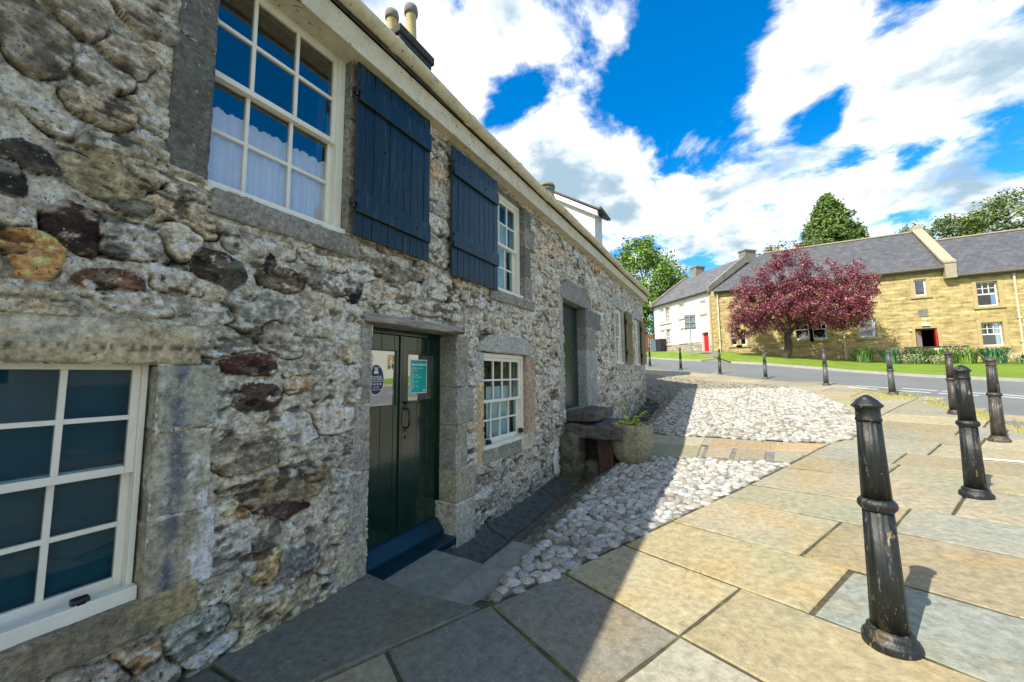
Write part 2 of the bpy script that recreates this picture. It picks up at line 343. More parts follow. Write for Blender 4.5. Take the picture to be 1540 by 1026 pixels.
m_wprint = mat('white_print', (.80, .80, .80), .5, 3, .02, 30, 0)
m_brown = mat('brown_fence', (.16, .075, .03), .85, 6, .25, 30, .4)
m_benchm = mat('dark_bench_wood', (.055, .035, .028), .8, 8, .3, 30, .4)
m_dkiron = mat('roof_lead', (.06, .06, .062), .6, 6, .2, 30, .2)
def glass(name, tint, fac, rough=.02, wav=.0, ior=1.5):
    m = bpy.data.materials.new(name); m.use_nodes = True; t = m.node_tree; N = t.nodes; N.clear(); Lk = t.links.new
    o = N.new('ShaderNodeOutputMaterial'); mx_ = N.new('ShaderNodeMixShader'); tr = N.new('ShaderNodeBsdfTransparent'); gl = N.new('ShaderNodeBsdfGlossy')
    tr.inputs[0].default_value = (*tint, 1); gl.inputs['Roughness'].default_value = rough; gl.inputs['Color'].default_value = (1, 1, 1, 1)
    lw = N.new('ShaderNodeFresnel'); lw.inputs['IOR'].default_value = ior
    mr = N.new('ShaderNodeMapRange'); mr.inputs['To Min'].default_value = fac; mr.inputs['From Max'].default_value = .9; mr.inputs['To Max'].default_value = 1; Lk(lw.outputs[0], mr.inputs['Value'])
    bn = N.new('ShaderNodeBump'); bn.inputs['Strength'].default_value = .05; bn.inputs['Distance'].default_value = .003; nz = N.new('ShaderNodeTexNoise'); nz.inputs['Scale'].default_value = 3.5
    tcn = N.new('ShaderNodeTexCoord'); Lk(tcn.outputs['Object'], nz.inputs['Vector']); Lk(nz.outputs['Fac'], bn.inputs['Height']); Lk(bn.outputs[0], gl.inputs['Normal'])
    Lk(mr.outputs[0], mx_.inputs[0]); Lk(tr.outputs[0], mx_.inputs[1]); Lk(gl.outputs[0], mx_.inputs[2]); Lk(mx_.outputs[0], o.inputs[0])
    return m
m_glass = glass('window_glass', (.66, .84, .88), .0, ior=1.3)
m_glassB = glass('sky_glass', (.97, .98, .98), .13)
m_glassD = glass('door_glass', (.75, .82, .86), .38)
m_glassF = glass('far_glass', (.3, .34, .36), .15)
def brick_mat(name, c1, c2, mort, bw, rh, swiz, bump=.6, msz=.012, rough=.9, streak=.35, dist=.03, dash=False):
    m = bpy.data.materials.new(name); m.use_nodes = True; t = m.node_tree; N = t.nodes; Lk = t.links.new; B = N['Principled BSDF']; B.inputs['Roughness'].default_value = rough
    tcn = N.new('ShaderNodeTexCoord'); sp = N.new('ShaderNodeSeparateXYZ'); Lk(tcn.outputs['Object'], sp.inputs[0]); cb = N.new('ShaderNodeCombineXYZ')
    Lk(sp.outputs[swiz[0]], cb.inputs[0]); Lk(sp.outputs[swiz[1]], cb.inputs[1])
    br = N.new('ShaderNodeTexBrick'); Lk(cb.outputs[0], br.inputs['Vector']); br.inputs['Scale'].default_value = 1; br.inputs['Brick Width'].default_value = bw; br.inputs['Row Height'].default_value = rh
    br.inputs['Mortar Size'].default_value = msz; br.inputs['Mortar Smooth'].default_value = .4; br.inputs['Color1'].default_value = (*c1, 1); br.inputs['Color2'].default_value = (*c2, 1); br.inputs['Mortar'].default_value = (*mort, 1); br.offset = .43
    nz = N.new('ShaderNodeTexNoise'); nz.inputs['Scale'].default_value = 2.2; nz.inputs['Detail'].default_value = 8; Lk(cb.outputs[0], nz.inputs['Vector'])
    mp = N.new('ShaderNodeMapping'); mp.inputs['Scale'].default_value = (1.1/bw*.5, .55/rh, 1); Lk(cb.outputs[0], mp.inputs[0])
    n2_ = N.new('ShaderNodeTexNoise'); n2_.inputs['Scale'].default_value = 1.5; n2_.inputs['Detail'].default_value = 6; n2_.inputs['Roughness'].default_value = .6; Lk(mp.outputs[0], n2_.inputs['Vector'])
    mr = N.new('ShaderNodeMapRange'); mr.inputs['From Min'].default_value = .3; mr.inputs['From Max'].default_value = .7; mr.inputs['To Min'].default_value = 1-streak; mr.inputs['To Max'].default_value = 1+streak*.6; Lk(n2_.outputs['Fac'], mr.inputs['Value'])
    vm = N.new('ShaderNodeVectorMath'); vm.operation = 'SCALE'; Lk(br.outputs['Color'], vm.inputs[0]); Lk(mr.outputs[0], vm.inputs['Scale']); oc = vm.outputs[0]
    if dash:
        n4 = N.new('ShaderNodeTexNoise'); n4.inputs['Scale'].default_value = 1.0; n4.inputs['Detail'].default_value = 3; mp4 = N.new('ShaderNodeMapping'); mp4.inputs['Scale'].default_value = (2.6, 13, 1); Lk(cb.outputs[0], mp4.inputs[0]); Lk(mp4.outputs[0], n4.inputs['Vector'])
        r4 = N.new('ShaderNodeMapRange'); r4.inputs['From Min'].default_value = .60; r4.inputs['From Max'].default_value = .66; r4.inputs['To Max'].default_value = .7; Lk(n4.outputs['Fac'], r4.inputs['Value'])
        m4 = N.new('ShaderNodeMix'); m4.data_type = 'RGBA'; Lk(r4.outputs[0], m4.inputs['Factor']); Lk(oc, m4.inputs['A']); m4.inputs['B'].default_value = (.17, .115, .05, 1); oc = m4.outputs['Result']
    Lk(oc, B.inputs['Base Color'])
    ad = N.new('ShaderNodeMath'); ad.operation = 'MULTIPLY_ADD'; Lk(br.outputs['Fac'], ad.inputs[0]); ad.inputs[1].default_value = -.8; Lk(n2_.outputs['Fac'], ad.inputs[2])
    bn = N.new('ShaderNodeBump'); bn.inputs['Strength'].default_value = bump; bn.inputs['Distance'].default_value = dist; Lk(ad.outputs[0], bn.inputs['Height']); Lk(bn.outputs[0], B.inputs['Normal'])
    return m
m_yel = brick_mat('buff_rockfaced_stone', (.56, .445, .215), (.47, .365, .165), (.40, .32, .155), .47, .21, (0, 2), .6, .012, streak=.5, dist=.05, dash=True)
m_sroof = brick_mat('slate_roof', (.115, .118, .135), (.085, .088, .10), (.02, .02, .022), .28, .16, (0, 2), .5, .006, rough=.65, streak=.3)
m_plinth = brick_mat('plinth_stone', (.42, .36, .22), (.30, .27, .17), (.22, .20, .13), .45, .2, (0, 2), .8, .014)

# =================================================================== GROUND AND PAVING
def axis(parts):
    a = []
    for lo, hi, st in parts: a.append(np.arange(lo, hi, st))
    return np.unique(np.concatenate(a+[np.array([parts[-1][1]])]))
gx = axis([(-900, -60, 120), (-60, -4, 3), (-4, -.6, .5), (-.6, 1.2, .06), (1.2, 8, .4), (8, 40, 2), (40, 60, 5), (60, 900, 120)])
gy = axis([(-900, -30, 120), (-30, -2, 3), (-2, 1.9, .4), (1.9, 2.1, .05), (2.1, 15, .3), (15, 50, 1.5), (50, 900, 100)])
XX, YY = np.meshgrid(gx, gy, indexing='ij'); ZZ = G(XX, YY)-.04
V = np.c_[XX.ravel(), YY.ravel(), ZZ.ravel()]; nx, ny = len(gx), len(gy)
ii, jj = np.meshgrid(np.arange(nx-1), np.arange(ny-1), indexing='ij'); a = (ii*ny+jj).ravel()
tag(mesh_np('ground', V, np.c_[a, a+ny, a+ny+1, a+1], m_ground, smooth=True), kind='structure')

def inpoly(px, py, poly):
    px = np.asarray(px); py = np.asarray(py); c = np.zeros(px.shape, bool); n = len(poly)
    for i in range(n):
        x1, y1 = poly[i]; x2, y2 = poly[(i+1) % n]
        if y1 == y2: continue
        k = ((y1 > py) != (y2 > py)) & (px < (x2-x1)*(py-y1)/(y2-y1)+x1); c ^= k
    return c
def dense(poly, st):
    out = []
    for i in range(len(poly)):
        a_, b_ = np.array(poly[i]), np.array(poly[(i+1) % len(poly)]); n = max(1, int(np.linalg.norm(b_-a_)/st))
        out += [tuple(a_+(b_-a_)*k/n) for k in range(n)]
    return out
def smoothp(poly, it=2):
    for _ in range(it):
        q = []
        for i in range(len(poly)):
            a_, b_ = np.array(poly[i]), np.array(poly[(i+1) % len(poly)]); q += [tuple(a_*.75+b_*.25), tuple(a_*.25+b_*.75)]
        poly = q
    return poly
def sheet(name, poly, off, st, m, kind='structure', hf=G, skirt=0):
    b = dense(poly, st); xs, ys = np.array(b).T
    X_, Y2_ = np.meshgrid(np.arange(xs.min(), xs.max(), st), np.arange(ys.min(), ys.max(), st)); X_ = X_.ravel(); Y2_ = Y2_.ravel()
    k = inpoly(X_, Y2_, poly)
    pts = [Vector(p) for p in b]+[Vector((x, y)) for x, y in zip(X_[k], Y2_[k])]; nb = len(b)
    vo, eo, fo, *_r = delaunay_2d_cdt(pts, [(i, (i+1) % nb) for i in range(nb)], [list(range(nb))], 1, 1e-5)
    P = np.array([(v.x, v.y) for v in vo]); Z = hf(P[:, 0], P[:, 1])+off
    V = [tuple(v) for v in np.c_[P, Z]]; F = [tuple(q) for q in fo]
    # orient up
    F2 = []
    for q in F:
        A, B, C_ = (np.array(V[i]) for i in q[:3])
        F2.append(q if np.cross(B-A, C_-A)[2] > 0 else q[::-1])
    if skirt:
        n0 = len(V); bz = hf(xs, ys)+off
        V += [(x, y, z) for x, y, z in zip(xs, ys, bz)]+[(x, y, z-skirt) for x, y, z in zip(xs, ys, bz)]
        F2 += [(n0+i, n0+(i+1) % nb, n0+nb+(i+1) % nb, n0+nb+i) for i in range(nb)]
    o = mesh_np(name, V, F2, m, smooth=False)
    return tag(o, kind=kind) if kind else o

NEAR = [(12, -9), (5.6, -2.5), (4.7, 1.0), (5.2, 4.0), (5.95, 7.0), (6.15, 8.6), (6.25, 10.6), (6.2, 12.6), (5.45, 14.7), (4.1, 17.2), (2.4, 19.0), (.2, 20.6), (-1.6, 22.1), (-5, 24.6), (-12, 28)]
FAR = [(-14, 34.5), (-5, 28.6), (-1.8, 26.5), (1.25, 24.75), (2.6, 24.1), (3.8, 23.6), (6.3, 22.4), (8.1, 20.9), (9.5, 19.5), (10.6, 18.4), (14, 14.5), (20, 7), (30, -9)]
PAVE = [(-.4, -5), (4.5, -5), (4.9, -2.5)]+[(x-.02, y) for x, y in NEAR[2:]]+[(-12, 22), (-.4, 13.5), (-.4, 13.15), (0.9, 13.1), (.95, 2.1), (-.1, 1.98)]
sheet('paving_bed', PAVE, .027, .35, m_soil)
sheet('road', NEAR+FAR, .036, .8, m_road, hf=gz)
# kerb along the lawn side
def ribbon(name, line, w, h, off, m, st=.5, closed=False):
    b = []
    for i in range(len(line)-1):
        a_, c_ = np.array(line[i]), np.array(line[i+1]); n = max(1, int(np.linalg.norm(c_-a_)/st)); b += [a_+(c_-a_)*k/n for k in range(n)]
    b.append(np.array(line[-1])); b = np.array(b); t = np.gradient(b, axis=0); t /= np.linalg.norm(t, axis=1, keepdims=True); nr = np.c_[-t[:, 1], t[:, 0]]
    A = b-nr*w/2; B = b+nr*w/2; V = []; F = []
    for i in range(len(b)):
        za = float(gz(*A[i])); zb = float(gz(*B[i]))
        V += [(*A[i], za-.1), (*A[i], za+off+h), (*B[i], zb+off+h), (*B[i], zb-.1)]
    for i in range(len(b)-1):
        for k in range(3): F.append((4*i+k, 4*i+k+1, 4*i+4+k+1, 4*i+4+k))
    F += [(0, 3, 2, 1), (4*len(b)-4, 4*len(b)-3, 4*len(b)-2, 4*len(b)-1)]
    return tag(mesh_np(name, V, [q[::-1] for q in F], m), kind='structure')
LK = [p for p in FAR if p[0] >= 2.6 or p == (2.6, 24.1)]
ribbon('kerb', LK, .16, .10, .036, m_kerb)
ribbon('kerb', [(-14, 34.5), (-5, 28.6), (-1.8, 26.5), (.2, 25.4), (1.0, 25.3), (1.8, 26.0)], .14, .07, .036, m_kerb)
sheet('lawn', LK+[(30, 28), (16.5, 29.9), (2.2, 29.9), (1.6, 27.0)], .10, .7, m_grass, hf=gz)
sheet('lawn', [(-14, 34.5), (-5, 28.6), (-1.8, 26.5), (.2, 25.4), (1.0, 25.3), (1.8, 26.2), (1.0, 28.4), (-1.2, 31.2), (-5.2, 34.2), (-12, 40)], .08, .6, m_grass, hf=gz)
sheet('path', [(1.25, 24.75), (2.6, 24.1), (1.65, 27.0), (2.2, 30.1), (1.6, 30.6), (-3.2, 35.6), (-7, 39), (-7, 36), (-1.0, 31.0), (1.1, 28.2), (1.95, 26.1)], .045, .5, m_path, hf=gz)
# road markings
def stripe(a_, b_, w, m=m_line, off=.040):
    a_ = np.array(a_); b_ = np.array(b_); n = max(1, int(np.linalg.norm(b_-a_)/.6)); t = (b_-a_)/np.linalg.norm(b_-a_); nr = np.array([-t[1], t[0]])*w/2
    V = []; F = []
    for k in range(n+1):
        p = a_+(b_-a_)*k/n
        for q in (p-nr, p+nr): V.append((*q, float(gz(*q))+off))
    for k in range(n): F.append((2*k, 2*k+2, 2*k+3, 2*k+1))
    return V, F
mk_ = MB()
ctr = [(-3.2, 25.6), (.6, 23.0), (3.2, 20.6), (5.6, 17.2), (7.4, 14.3), (8.3, 13.0), (9.8, 9.6), (11, 5)]
for (p, q) in [((5.45, 14.7), (6.0, 14.2)), ((5.75, 15.1), (6.35, 14.6)), ((6.35, 14.0), (6.85, 13.65)), ((6.6, 14.6), (7.15, 14.15)), ((6.95, 13.55), (7.5, 13.2)), ((7.2, 14.1), (7.85, 13.65)), ((7.65, 13.2), (9.4, 10.9)), ((7.95, 13.55), (9.75, 11.2))]:
    mk_.add(*stripe(p, q, .10))
mk_.add(*stripe((4.75, 6.6), (6.6, 6.1), .09, off=.042))
tag(mk_.build('road_markings', m_line), kind='structure')

# ---- flagstones: one paving surface, every slab a raised block with its own tint
U0 = np.array([1.04, 2.06]); ud = np.array([.447, .894]); vd = np.array([.894, -.447])
slab_cols = [(.34,.285,.175), (.29,.28,.215), (.36,.31,.21), (.31,.26,.165), (.26,.275,.235), (.37,.315,.19), (.28,.25,.175), (.32,.28,.20)]
slab_cols = [tuple(.62*np.array(c)+.38*np.array((.315, .278, .19))) for c in slab_cols]
fm = MB()
def slab(poly, col, h=.034, g=.011, jit=.004):
    P = np.array(poly, float); c0 = P.mean(0)
    area = .5*sum(P[i][0]*P[(i+1) % len(P)][1]-P[(i+1) % len(P)][0]*P[i][1] for i in range(len(P)))
    if area < 0: P = P[::-1]
    def inset(P, d):
        n = len(P); out = []
        for i in range(n):
            a_, b_, c_ = P[i-1], P[i], P[(i+1) % n]; e1 = (b_-a_)/max(np.linalg.norm(b_-a_), 1e-6); e2 = (c_-b_)/max(np.linalg.norm(c_-b_), 1e-6)
            n1 = np.array([-e1[1], e1[0]]); n2 = np.array([-e2[1], e2[0]]); k = (n1+n2); k = k/max(.3, k@k/2)/1.0*1.0
            out.append(b_+k*d)
        return np.array(out)
    D = np.array(dense([tuple(p) for p in P], .12))
    # wobble edges
    o1 = inset(P, g); o2 = inset(P, g+.007)
    def dn(Q): return np.array(dense([tuple(p) for p in Q], .14))
    n = 0; Ls = []
    e1, e2 = [], []
    for i in range(len(P)):
        m_ = max(1, int(np.linalg.norm(o1[(i+1) % len(P)]-o1[i])/.13))
        for k in range(m_): e1.append(o1[i]+(o1[(i+1) % len(P)]-o1[i])*k/m_); e2.append(o2[i]+(o2[(i+1) % len(P)]-o2[i])*k/m_)
    e1 = np.array(e1); e2 = np.array(e2); wob = fb(e1[:, 0]*9, e1[:, 1]*9, o=3, s=3)*.007
    dr = c0-e1; dr /= np.linalg.norm(dr, axis=1, keepdims=True); e1 = e1+dr*wob[:, None]; e2 = e2+dr*wob[:, None]
    tl = rng.uniform(-jit, jit, 3)
    def z(Q, off): return G(Q[:, 0], Q[:, 1])+off+(Q[:, 0]-c0[0])*tl[0]*1.5+(Q[:, 1]-c0[1])*tl[1]*1.5+tl[2]*.6
    n = len(e1); in3 = c0+(e2-c0)*.55; V = np.r_[np.c_[e1, z(e1, -.04)], np.c_[e1, z(e1, h-.006)], np.c_[e2, z(e2, h)], np.c_[in3, z(in3, h)], [[*c0, z(c0[None], h)[0]]]]
    F = []
    for i in range(n):
        j = (i+1) % n
        F += [(i, j, n+j, n+i), (n+i, n+j, 2*n+j, 2*n+i), (2*n+i, 2*n+j, 3*n+j, 3*n+i), (3*n+i, 3*n+j, 4*n)]
    fm.add(V, F, np.clip(np.array(col)*rng.uniform(.9, 1.1), 0, 1))
def uv(a_, b_): return tuple(U0+ud*a_+vd*b_)
rows = [-4.2, -3.5, -2.8, -2.0, -1.3, -.64, 0, .60, 1.24, 1.90, 2.72, 3.35, 4.25, 5.0, 5.7, 6.55, 7.3, 8.1, 8.9, 9.6, 10.5, 11.3, 12.1, 13, 13.9, 14.8, 15.7, 16.6, 17.5, 18.4, 19.4, 20.4, 21.4]
first = {6: [0, .9, 2.1, 3.4], 7: [0, .9, 2.5, 3.6], 8: [0, 1.25, 2.35, 3.5], 9: [0, .98, 2.75], 10: [0, 1.27, 2.3, 3.4], 5: [0, 1.3, 2.2, 3.3], 11: [0, 1.5, 2.4, 3.6], 12: [0, .9, 2.2, 3.5]}
colfix = {(6, 0): (.21,.195,.155), (6, 1): (.31,.295,.225), (7, 0): (.37,.32,.20), (7, 1): (.33,.28,.17), (8, 0): (.37,.31,.18), (8, 1): (.28,.30,.26), (8, 2): (.28,.295,.25), (9, 0): (.36,.31,.21), (9, 1): (.31,.265,.17),
          (5, 0): (.17,.18,.155), (10, 0): (.32,.295,.195), (10, 1): (.29,.29,.235)}
roadline = np.array(NEAR)
for ri in range(len(rows)-1):
    vs = first.get(ri)
    if vs is None:
        vs = [0]
    vs = list(vs)
    while vs[-1] < 9.0: vs.append(vs[-1]+random.uniform(.75, 1.35))
    neg = []
    if rows[ri] > 4.4:
        q = 0
        while q > -16: q -= random.uniform(.7, 1.3); neg.append(q)
    vs = neg[::-1]+vs
    for k in range(len(vs)-1):
        a0, a1, b0, b1 = rows[ri], rows[ri+1], vs[k], vs[k+1]
        cpt = U0+ud*(a0+a1)/2+vd*(b0+b1)/2
        if cpt[0] < -9 or cpt[1] > 26: continue
        if b0 < 0 and (cpt[0] < .9 and cpt[1] < 13.3): continue
        if not inpoly(np.array([cpt[0]]), np.array([cpt[1]]), PAVE+[])[0]:
            if not any(inpoly(np.array([q[0]]), np.array([q[1]]), PAVE)[0] for q in (uv(a0, b0), uv(a1, b0), uv(a1, b1), uv(a0, b1))): continue
        slab([uv(a0, b0), uv(a1, b0), uv(a1, b1), uv(a0, b1)], colfix.get((ri, k), random.choice(slab_cols)))
# big dark slabs along the wall in front of the door
slab([(-.12, 1.0), (.54, 1.02), (1.03, 2.0), (.45, 1.95), (-.12, 1.99)], (.14, .147, .125), h=.05)
slab([(-.12, -.6), (-.1, 1.0), (.54, 1.02), (0, -.1)], (.11, .115, .10), h=.045)
slab([(-.1, -2.5), (-.1, -.6), (-.0, -.1), (-.35, -.9), (-.1, -2)], (.2, .2, .17))
# strip between the two cobble beds
st_ = [((1.0, 6.42), (1.0, 7.25), (1.95, 7.1), (1.93, 6.32)), ((1.0, 7.25), (1.02, 7.98), (2.0, 7.65), (1.95, 7.1)), ((1.93, 6.32), (1.95, 7.1), (2.02, 7.02), (2.0, 6.28)),
       ((2.02, 6.38), (2.06, 7.03), (2.42, 6.93), (2.36, 6.30)), ((2.40, 6.30), (2.45, 6.92), (2.84, 6.80), (2.78, 6.22)), ((2.03, 7.08), (2.06, 7.6), (2.95, 7.35), (2.9, 6.86)),
       ((2.86, 6.2), (2.93, 6.82), (3.34, 6.72), (3.05, 6.12)), ((2.93, 6.84), (3.0, 7.36), (3.62, 7.2), (3.36, 6.74))]
for q in st_: slab(q, random.choice([(.30, .29, .20), (.33, .31, .22), (.36, .28, .17)]), h=.04)
for k in (3, 4): slab(st_[k], (.31, .26, .18), h=.046)
tag(fm.build('pavement', m_flag), kind='structure')

# ---- cobbles
def icos(sub):
    bm = bmesh.new(); bmesh.ops.create_icosphere(bm, subdivisions=sub, radius=1); bm.verts.ensure_lookup_table()
    V = np.array([v.co[:] for v in bm.verts]); F = np.array([[v.index for v in fc.verts] for fc in bm.faces]); bm.free(); return V, F
def cobbles(name, poly, sp, sub, cols, off, dens=1.0, sz=(.46, .62), hz=.5, sink=.0, jit=.30, ang0=.46):
    SV, SF = icos(sub); P = np.array(poly); lo = P.min(0); hi = P.max(0); cen = []
    ca, sa = cos(ang0), sin(ang0); R = 40
    for i in range(-400, 400):
        for j in range(-400, 400):
            x = i*sp+(.5*sp if j % 2 else 0); y = j*sp*.86
            X = U0[0]+x*ca-y*sa*(-1)*-1; Y = U0[1]+x*sa+y*ca
            if lo[0]-.1 < X < hi[0]+.1 and lo[1]-.1 < Y < hi[1]+.1: cen.append((X, Y))
    cen = np.array(cen); cen += rng.uniform(-jit, jit, cen.shape)*sp
    k = inpoly(cen[:, 0], cen[:, 1], poly); cen = cen[k]; n = len(cen)
    a_ = rng.uniform(sz[0], sz[1], n)*sp*1.06; b_ = a_*rng.uniform(.72, 1.0, n); c_ = rng.uniform(.36, .52, n)*sp*hz*2; th = rng.uniform(0, pi, n)
    base = SV[None]*np.ones((n, 1, 1))
    sd = rng.uniform(0, 60, (n, 1))
    nn = vn(SV[None, :, 0]*1.6+sd, SV[None, :, 1]*1.6+sd*1.3, SV[None, :, 2]*1.6+sd*.7)*.16+vn(SV[None, :, 0]*3.5+sd, SV[None, :, 1]*3.5, SV[None, :, 2]*3.5+sd)*.06
    if sub > 2: nn = nn+vn(SV[None, :, 0]*7+sd, SV[None, :, 1]*7, SV[None, :, 2]*7+sd)*.07
    Q = base*(1+nn*1.5)[..., None]; Q[..., 2] = np.sign(Q[..., 2])*np.abs(Q[..., 2])**.75
    x = Q[..., 0]*a_[:, None]; y = Q[..., 1]*b_[:, None]; z = Q[..., 2]*c_[:, None]
    X = x*np.cos(th)[:, None]-y*np.sin(th)[:, None]+cen[:, :1]; Y = x*np.sin(th)[:, None]+y*np.cos(th)[:, None]+cen[:, 1:]
    Z = z+(G(cen[:, 0], cen[:, 1])+off+rng.uniform(-.008, .008, n))[:, None]
    V = np.stack([X, Y, Z], -1).reshape(-1, 3); F = (SF[None]+np.arange(n)[:, None, None]*len(SV)).reshape(-1, 3)
    cols = np.array(cols); cc_ = cols[rng.integers(0, len(cols), n)]*rng.uniform(.8, 1.12, (n, 1)); C = np.repeat(cc_, len(SV), 0)
    return V, F, C
wc = [(.54,.53,.50), (.47,.475,.46), (.55,.52,.46), (.42,.41,.38), (.49,.455,.40), (.55,.55,.53), (.42,.43,.42), (.34,.31,.26)]
dc = [(.15,.145,.12), (.20,.19,.15), (.12,.12,.11), (.25,.24,.19), (.30,.29,.25)]
sheet('cobble_bed', [(.66, 2.9), (.95, 2.9), (.95, 2.07), (1.04, 2.1), (3.05, 6.1), (3.4, 6.8), (1.1, 7.2), (.6, 7.2), (.5, 5)], .032, .12, m_bed)
PA = [(1.05, 2.09), (3.02, 6.05), (2.3, 6.24), (1.0, 6.4), (.80, 6.3), (.86, 4.6), (.93, 3.1), (.965, 3.0), (.975, 2.1)]
V, F, C = cobbles('c', PA, .098, 3, wc, .016, hz=.46)
tag(mesh_np('cobbles', V, F, m_cob, None, C, True), kind='structure')
PB0 = [(.50, 3.02), (.9, 3.02), (.98, 2.75), (.93, 3.1), (.86, 4.6), (.8, 6.3), (.62, 6.6), (.46, 6.6), (.44, 4.5)]
V, F, C = cobbles('c', PB0, .085, 2, dc, .0, hz=.42)
tag(mesh_np('cobbles', V, F, m_cob, None, C, True), kind='structure')
PB = smoothp([(1.0, 7.85), (2.0, 7.70), (2.94, 7.42), (3.67, 7.28), (4.1, 7.84), (4.4, 8.93), (4.61, 11.1), (4.38, 13.76), (3.47, 15.45), (1.9, 16.7), (.5, 17.7), (-.9, 19.3), (-2.5, 20), (-2.5, 15), (-.15, 14), (-.1, 13.3), (.55, 12.6), (.62, 11), (.75, 8.2)], 1)
sheet('cobble_bed', PB, .052, .3, m_bed)
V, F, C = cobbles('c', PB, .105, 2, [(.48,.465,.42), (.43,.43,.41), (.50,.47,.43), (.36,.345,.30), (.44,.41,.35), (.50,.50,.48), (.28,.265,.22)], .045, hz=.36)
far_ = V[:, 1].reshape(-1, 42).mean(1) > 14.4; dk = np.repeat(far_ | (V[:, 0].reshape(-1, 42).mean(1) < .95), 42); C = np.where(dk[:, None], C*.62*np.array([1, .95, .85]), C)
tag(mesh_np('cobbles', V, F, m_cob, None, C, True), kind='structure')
PG = [(.03, 6.9), (.60, 6.7), (.95, 8), (.75, 9), (.66, 11), (.6, 12.6), (.2, 13.2), (.03, 13.2)]
V, F, C = cobbles('c', PG, .12, 2, [(.10,.10,.10), (.15,.145,.13), (.08,.08,.085), (.2, .19, .17)], -.004, hz=.3)
tag(mesh_np('cobbles', V, F, m_cob, None, C, True), kind='structure')

# ---- sloping dark slabs and the drain channel at the wall foot
dm = MB()
yy = [2.62, 3.55, 4.3, 4.95, 5.45, 5.95]
for i in range(len(yy)-1):
    y0, y1 = yy[i]+.006, yy[i+1]-.006; n = 5; V = []; F = []; xi = [.0, .1, .2, .30+random.uniform(-.015, .02)]
    for a_ in range(4):
        for b_ in range(n+1):
            y = y0+(y1-y0)*b_/n; V.append((xi[a_], y, g1(max(xi[a_], .0), max(y, 3.0))+.016+.025*(a_ == 0)+random.uniform(-.003, .003)+(i % 2)*.006))
    for a_ in range(3):
        for b_ in range(n): q = a_*(n+1)+b_; F.append((q, q+n+1, q+n+2, q+1))
    m0 = len(V); V += [(v[0], v[1], v[2]-.06) for v in V]
    for b_ in range(n): q = 3*(n+1)+b_; F.append((q, q+m0, q+m0+1, q+1))
    for a_ in range(3):
        q = a_*(n+1); F += [(q+n+1, q, q+m0, q+m0+n+1), (q+n, q+n+n+1, q+m0+n+n+1, q+m0+n)]
    dm.add(V, F)
tag(dm.build('drain_slabs', m_dslab), kind='structure')
cm = MB(); n = 24; V = []; F = []
for i in range(n+1):
    y = 2.7+(6.6-2.7)*i/n
    for x, dz in ((.29, .008), (.37, .004), (.50, .012)): V.append((x, y, g1(x, y)+dz))
for i in range(n):
    for k in range(2): q = 3*i+k; F.append((q, q+1, q+4, q+3))
cm.add(V, F); tag(cm.build('drain_channel', mat('drain_stone', (.10, .095, .075), .9, 9, .3, 40, .6, spots=[((.20, .09, .04), 30, .64, .7, .8)])), kind='structure')

# ---- slabs making the entrance well
def stone_thing(name, b, m, label, cat, amp=.006, rad=.02, segs=(10, 14, 5), seed=1, group=None, nsc=6, sub=None):
    V, F = rbox(b, 8, rad, amp, nsc, seed, segs); o = mesh_np(name, V, F, m, smooth=True); tag(o, label, cat, group); return o
stone_thing('doorstep', (.03, .64, 1.94, 2.68, -.24, -.055), m_step2, 'worn grey flagstone set low in front of the green plank door', 'doorstep', .004, .015, seed=4)
stone_thing('kerb_slab', (.655, .975, 1.99, 3.0, -.30, .030), m_step2, 'thick grey stone slab beside the low doorstep, edging the cobbles', 'stone slab', .005, .02, seed=9)

# =================================================================== COTTAGE
cot = thing('cottage', (0, 0, 0), 'long low rubble stone cottage with cream gutter, dark shutters and green doors', 'cottage')
OPEN = {  # name: y0,y1,z0,z1
 'A': (-.12, .71, .46, 1.56), 'B': (.85, 1.70, 2.54, 3.99), 'C': (3.66, 4.51, 2.54, 3.86), 'D1': (1.96, 3.0, -.14, 1.92),
 'D': (3.50, 4.53, .66, 1.76), 'D2': (5.89, 7.05, .88, 2.80), 'E': (9.38, 10.10, 1.76, 3.19), 'F': (11.62, 12.25, 1.76, 3.19)}
YL = np.unique(np.round(np.r_[np.arange(-5, 0, .06), np.arange(0, 1.25, .005), np.arange(1.25, 3.2, .008), np.arange(3.2, 6.5, .014), np.arange(6.5, 13.12, .026), 13.12]+0, 4))
ZL = np.round(np.arange(-.46, 4.0, .0072), 4)
for o_ in OPEN.values():
    for v in o_[:2]: YL[np.argmin(abs(YL-v))] = v
    for v in o_[2:]:
        if v < ZL[-1]: ZL[np.argmin(abs(ZL-v))] = v
YG, ZG = np.meshgrid(YL, ZL, indexing='ij'); sh = YG.shape
w1 = fb(YG*5, ZG*5, o=3, s=1)*.045; w2 = fb(YG*5+40, ZG*5+3, o=3, s=2)*.04; w1 += fb(YG*22, ZG*22, o=2, s=31)*.010; w2 += fb(YG*22+5, ZG*22, o=2, s=33)*.010
Yw = YG+w1; Zw = ZG+w2
best = np.full(sh, -9.0); sec = np.full(sh, -9.0); bid = np.zeros(sh, np.int32); la = np.zeros(sh); lb = np.zeros(sh)
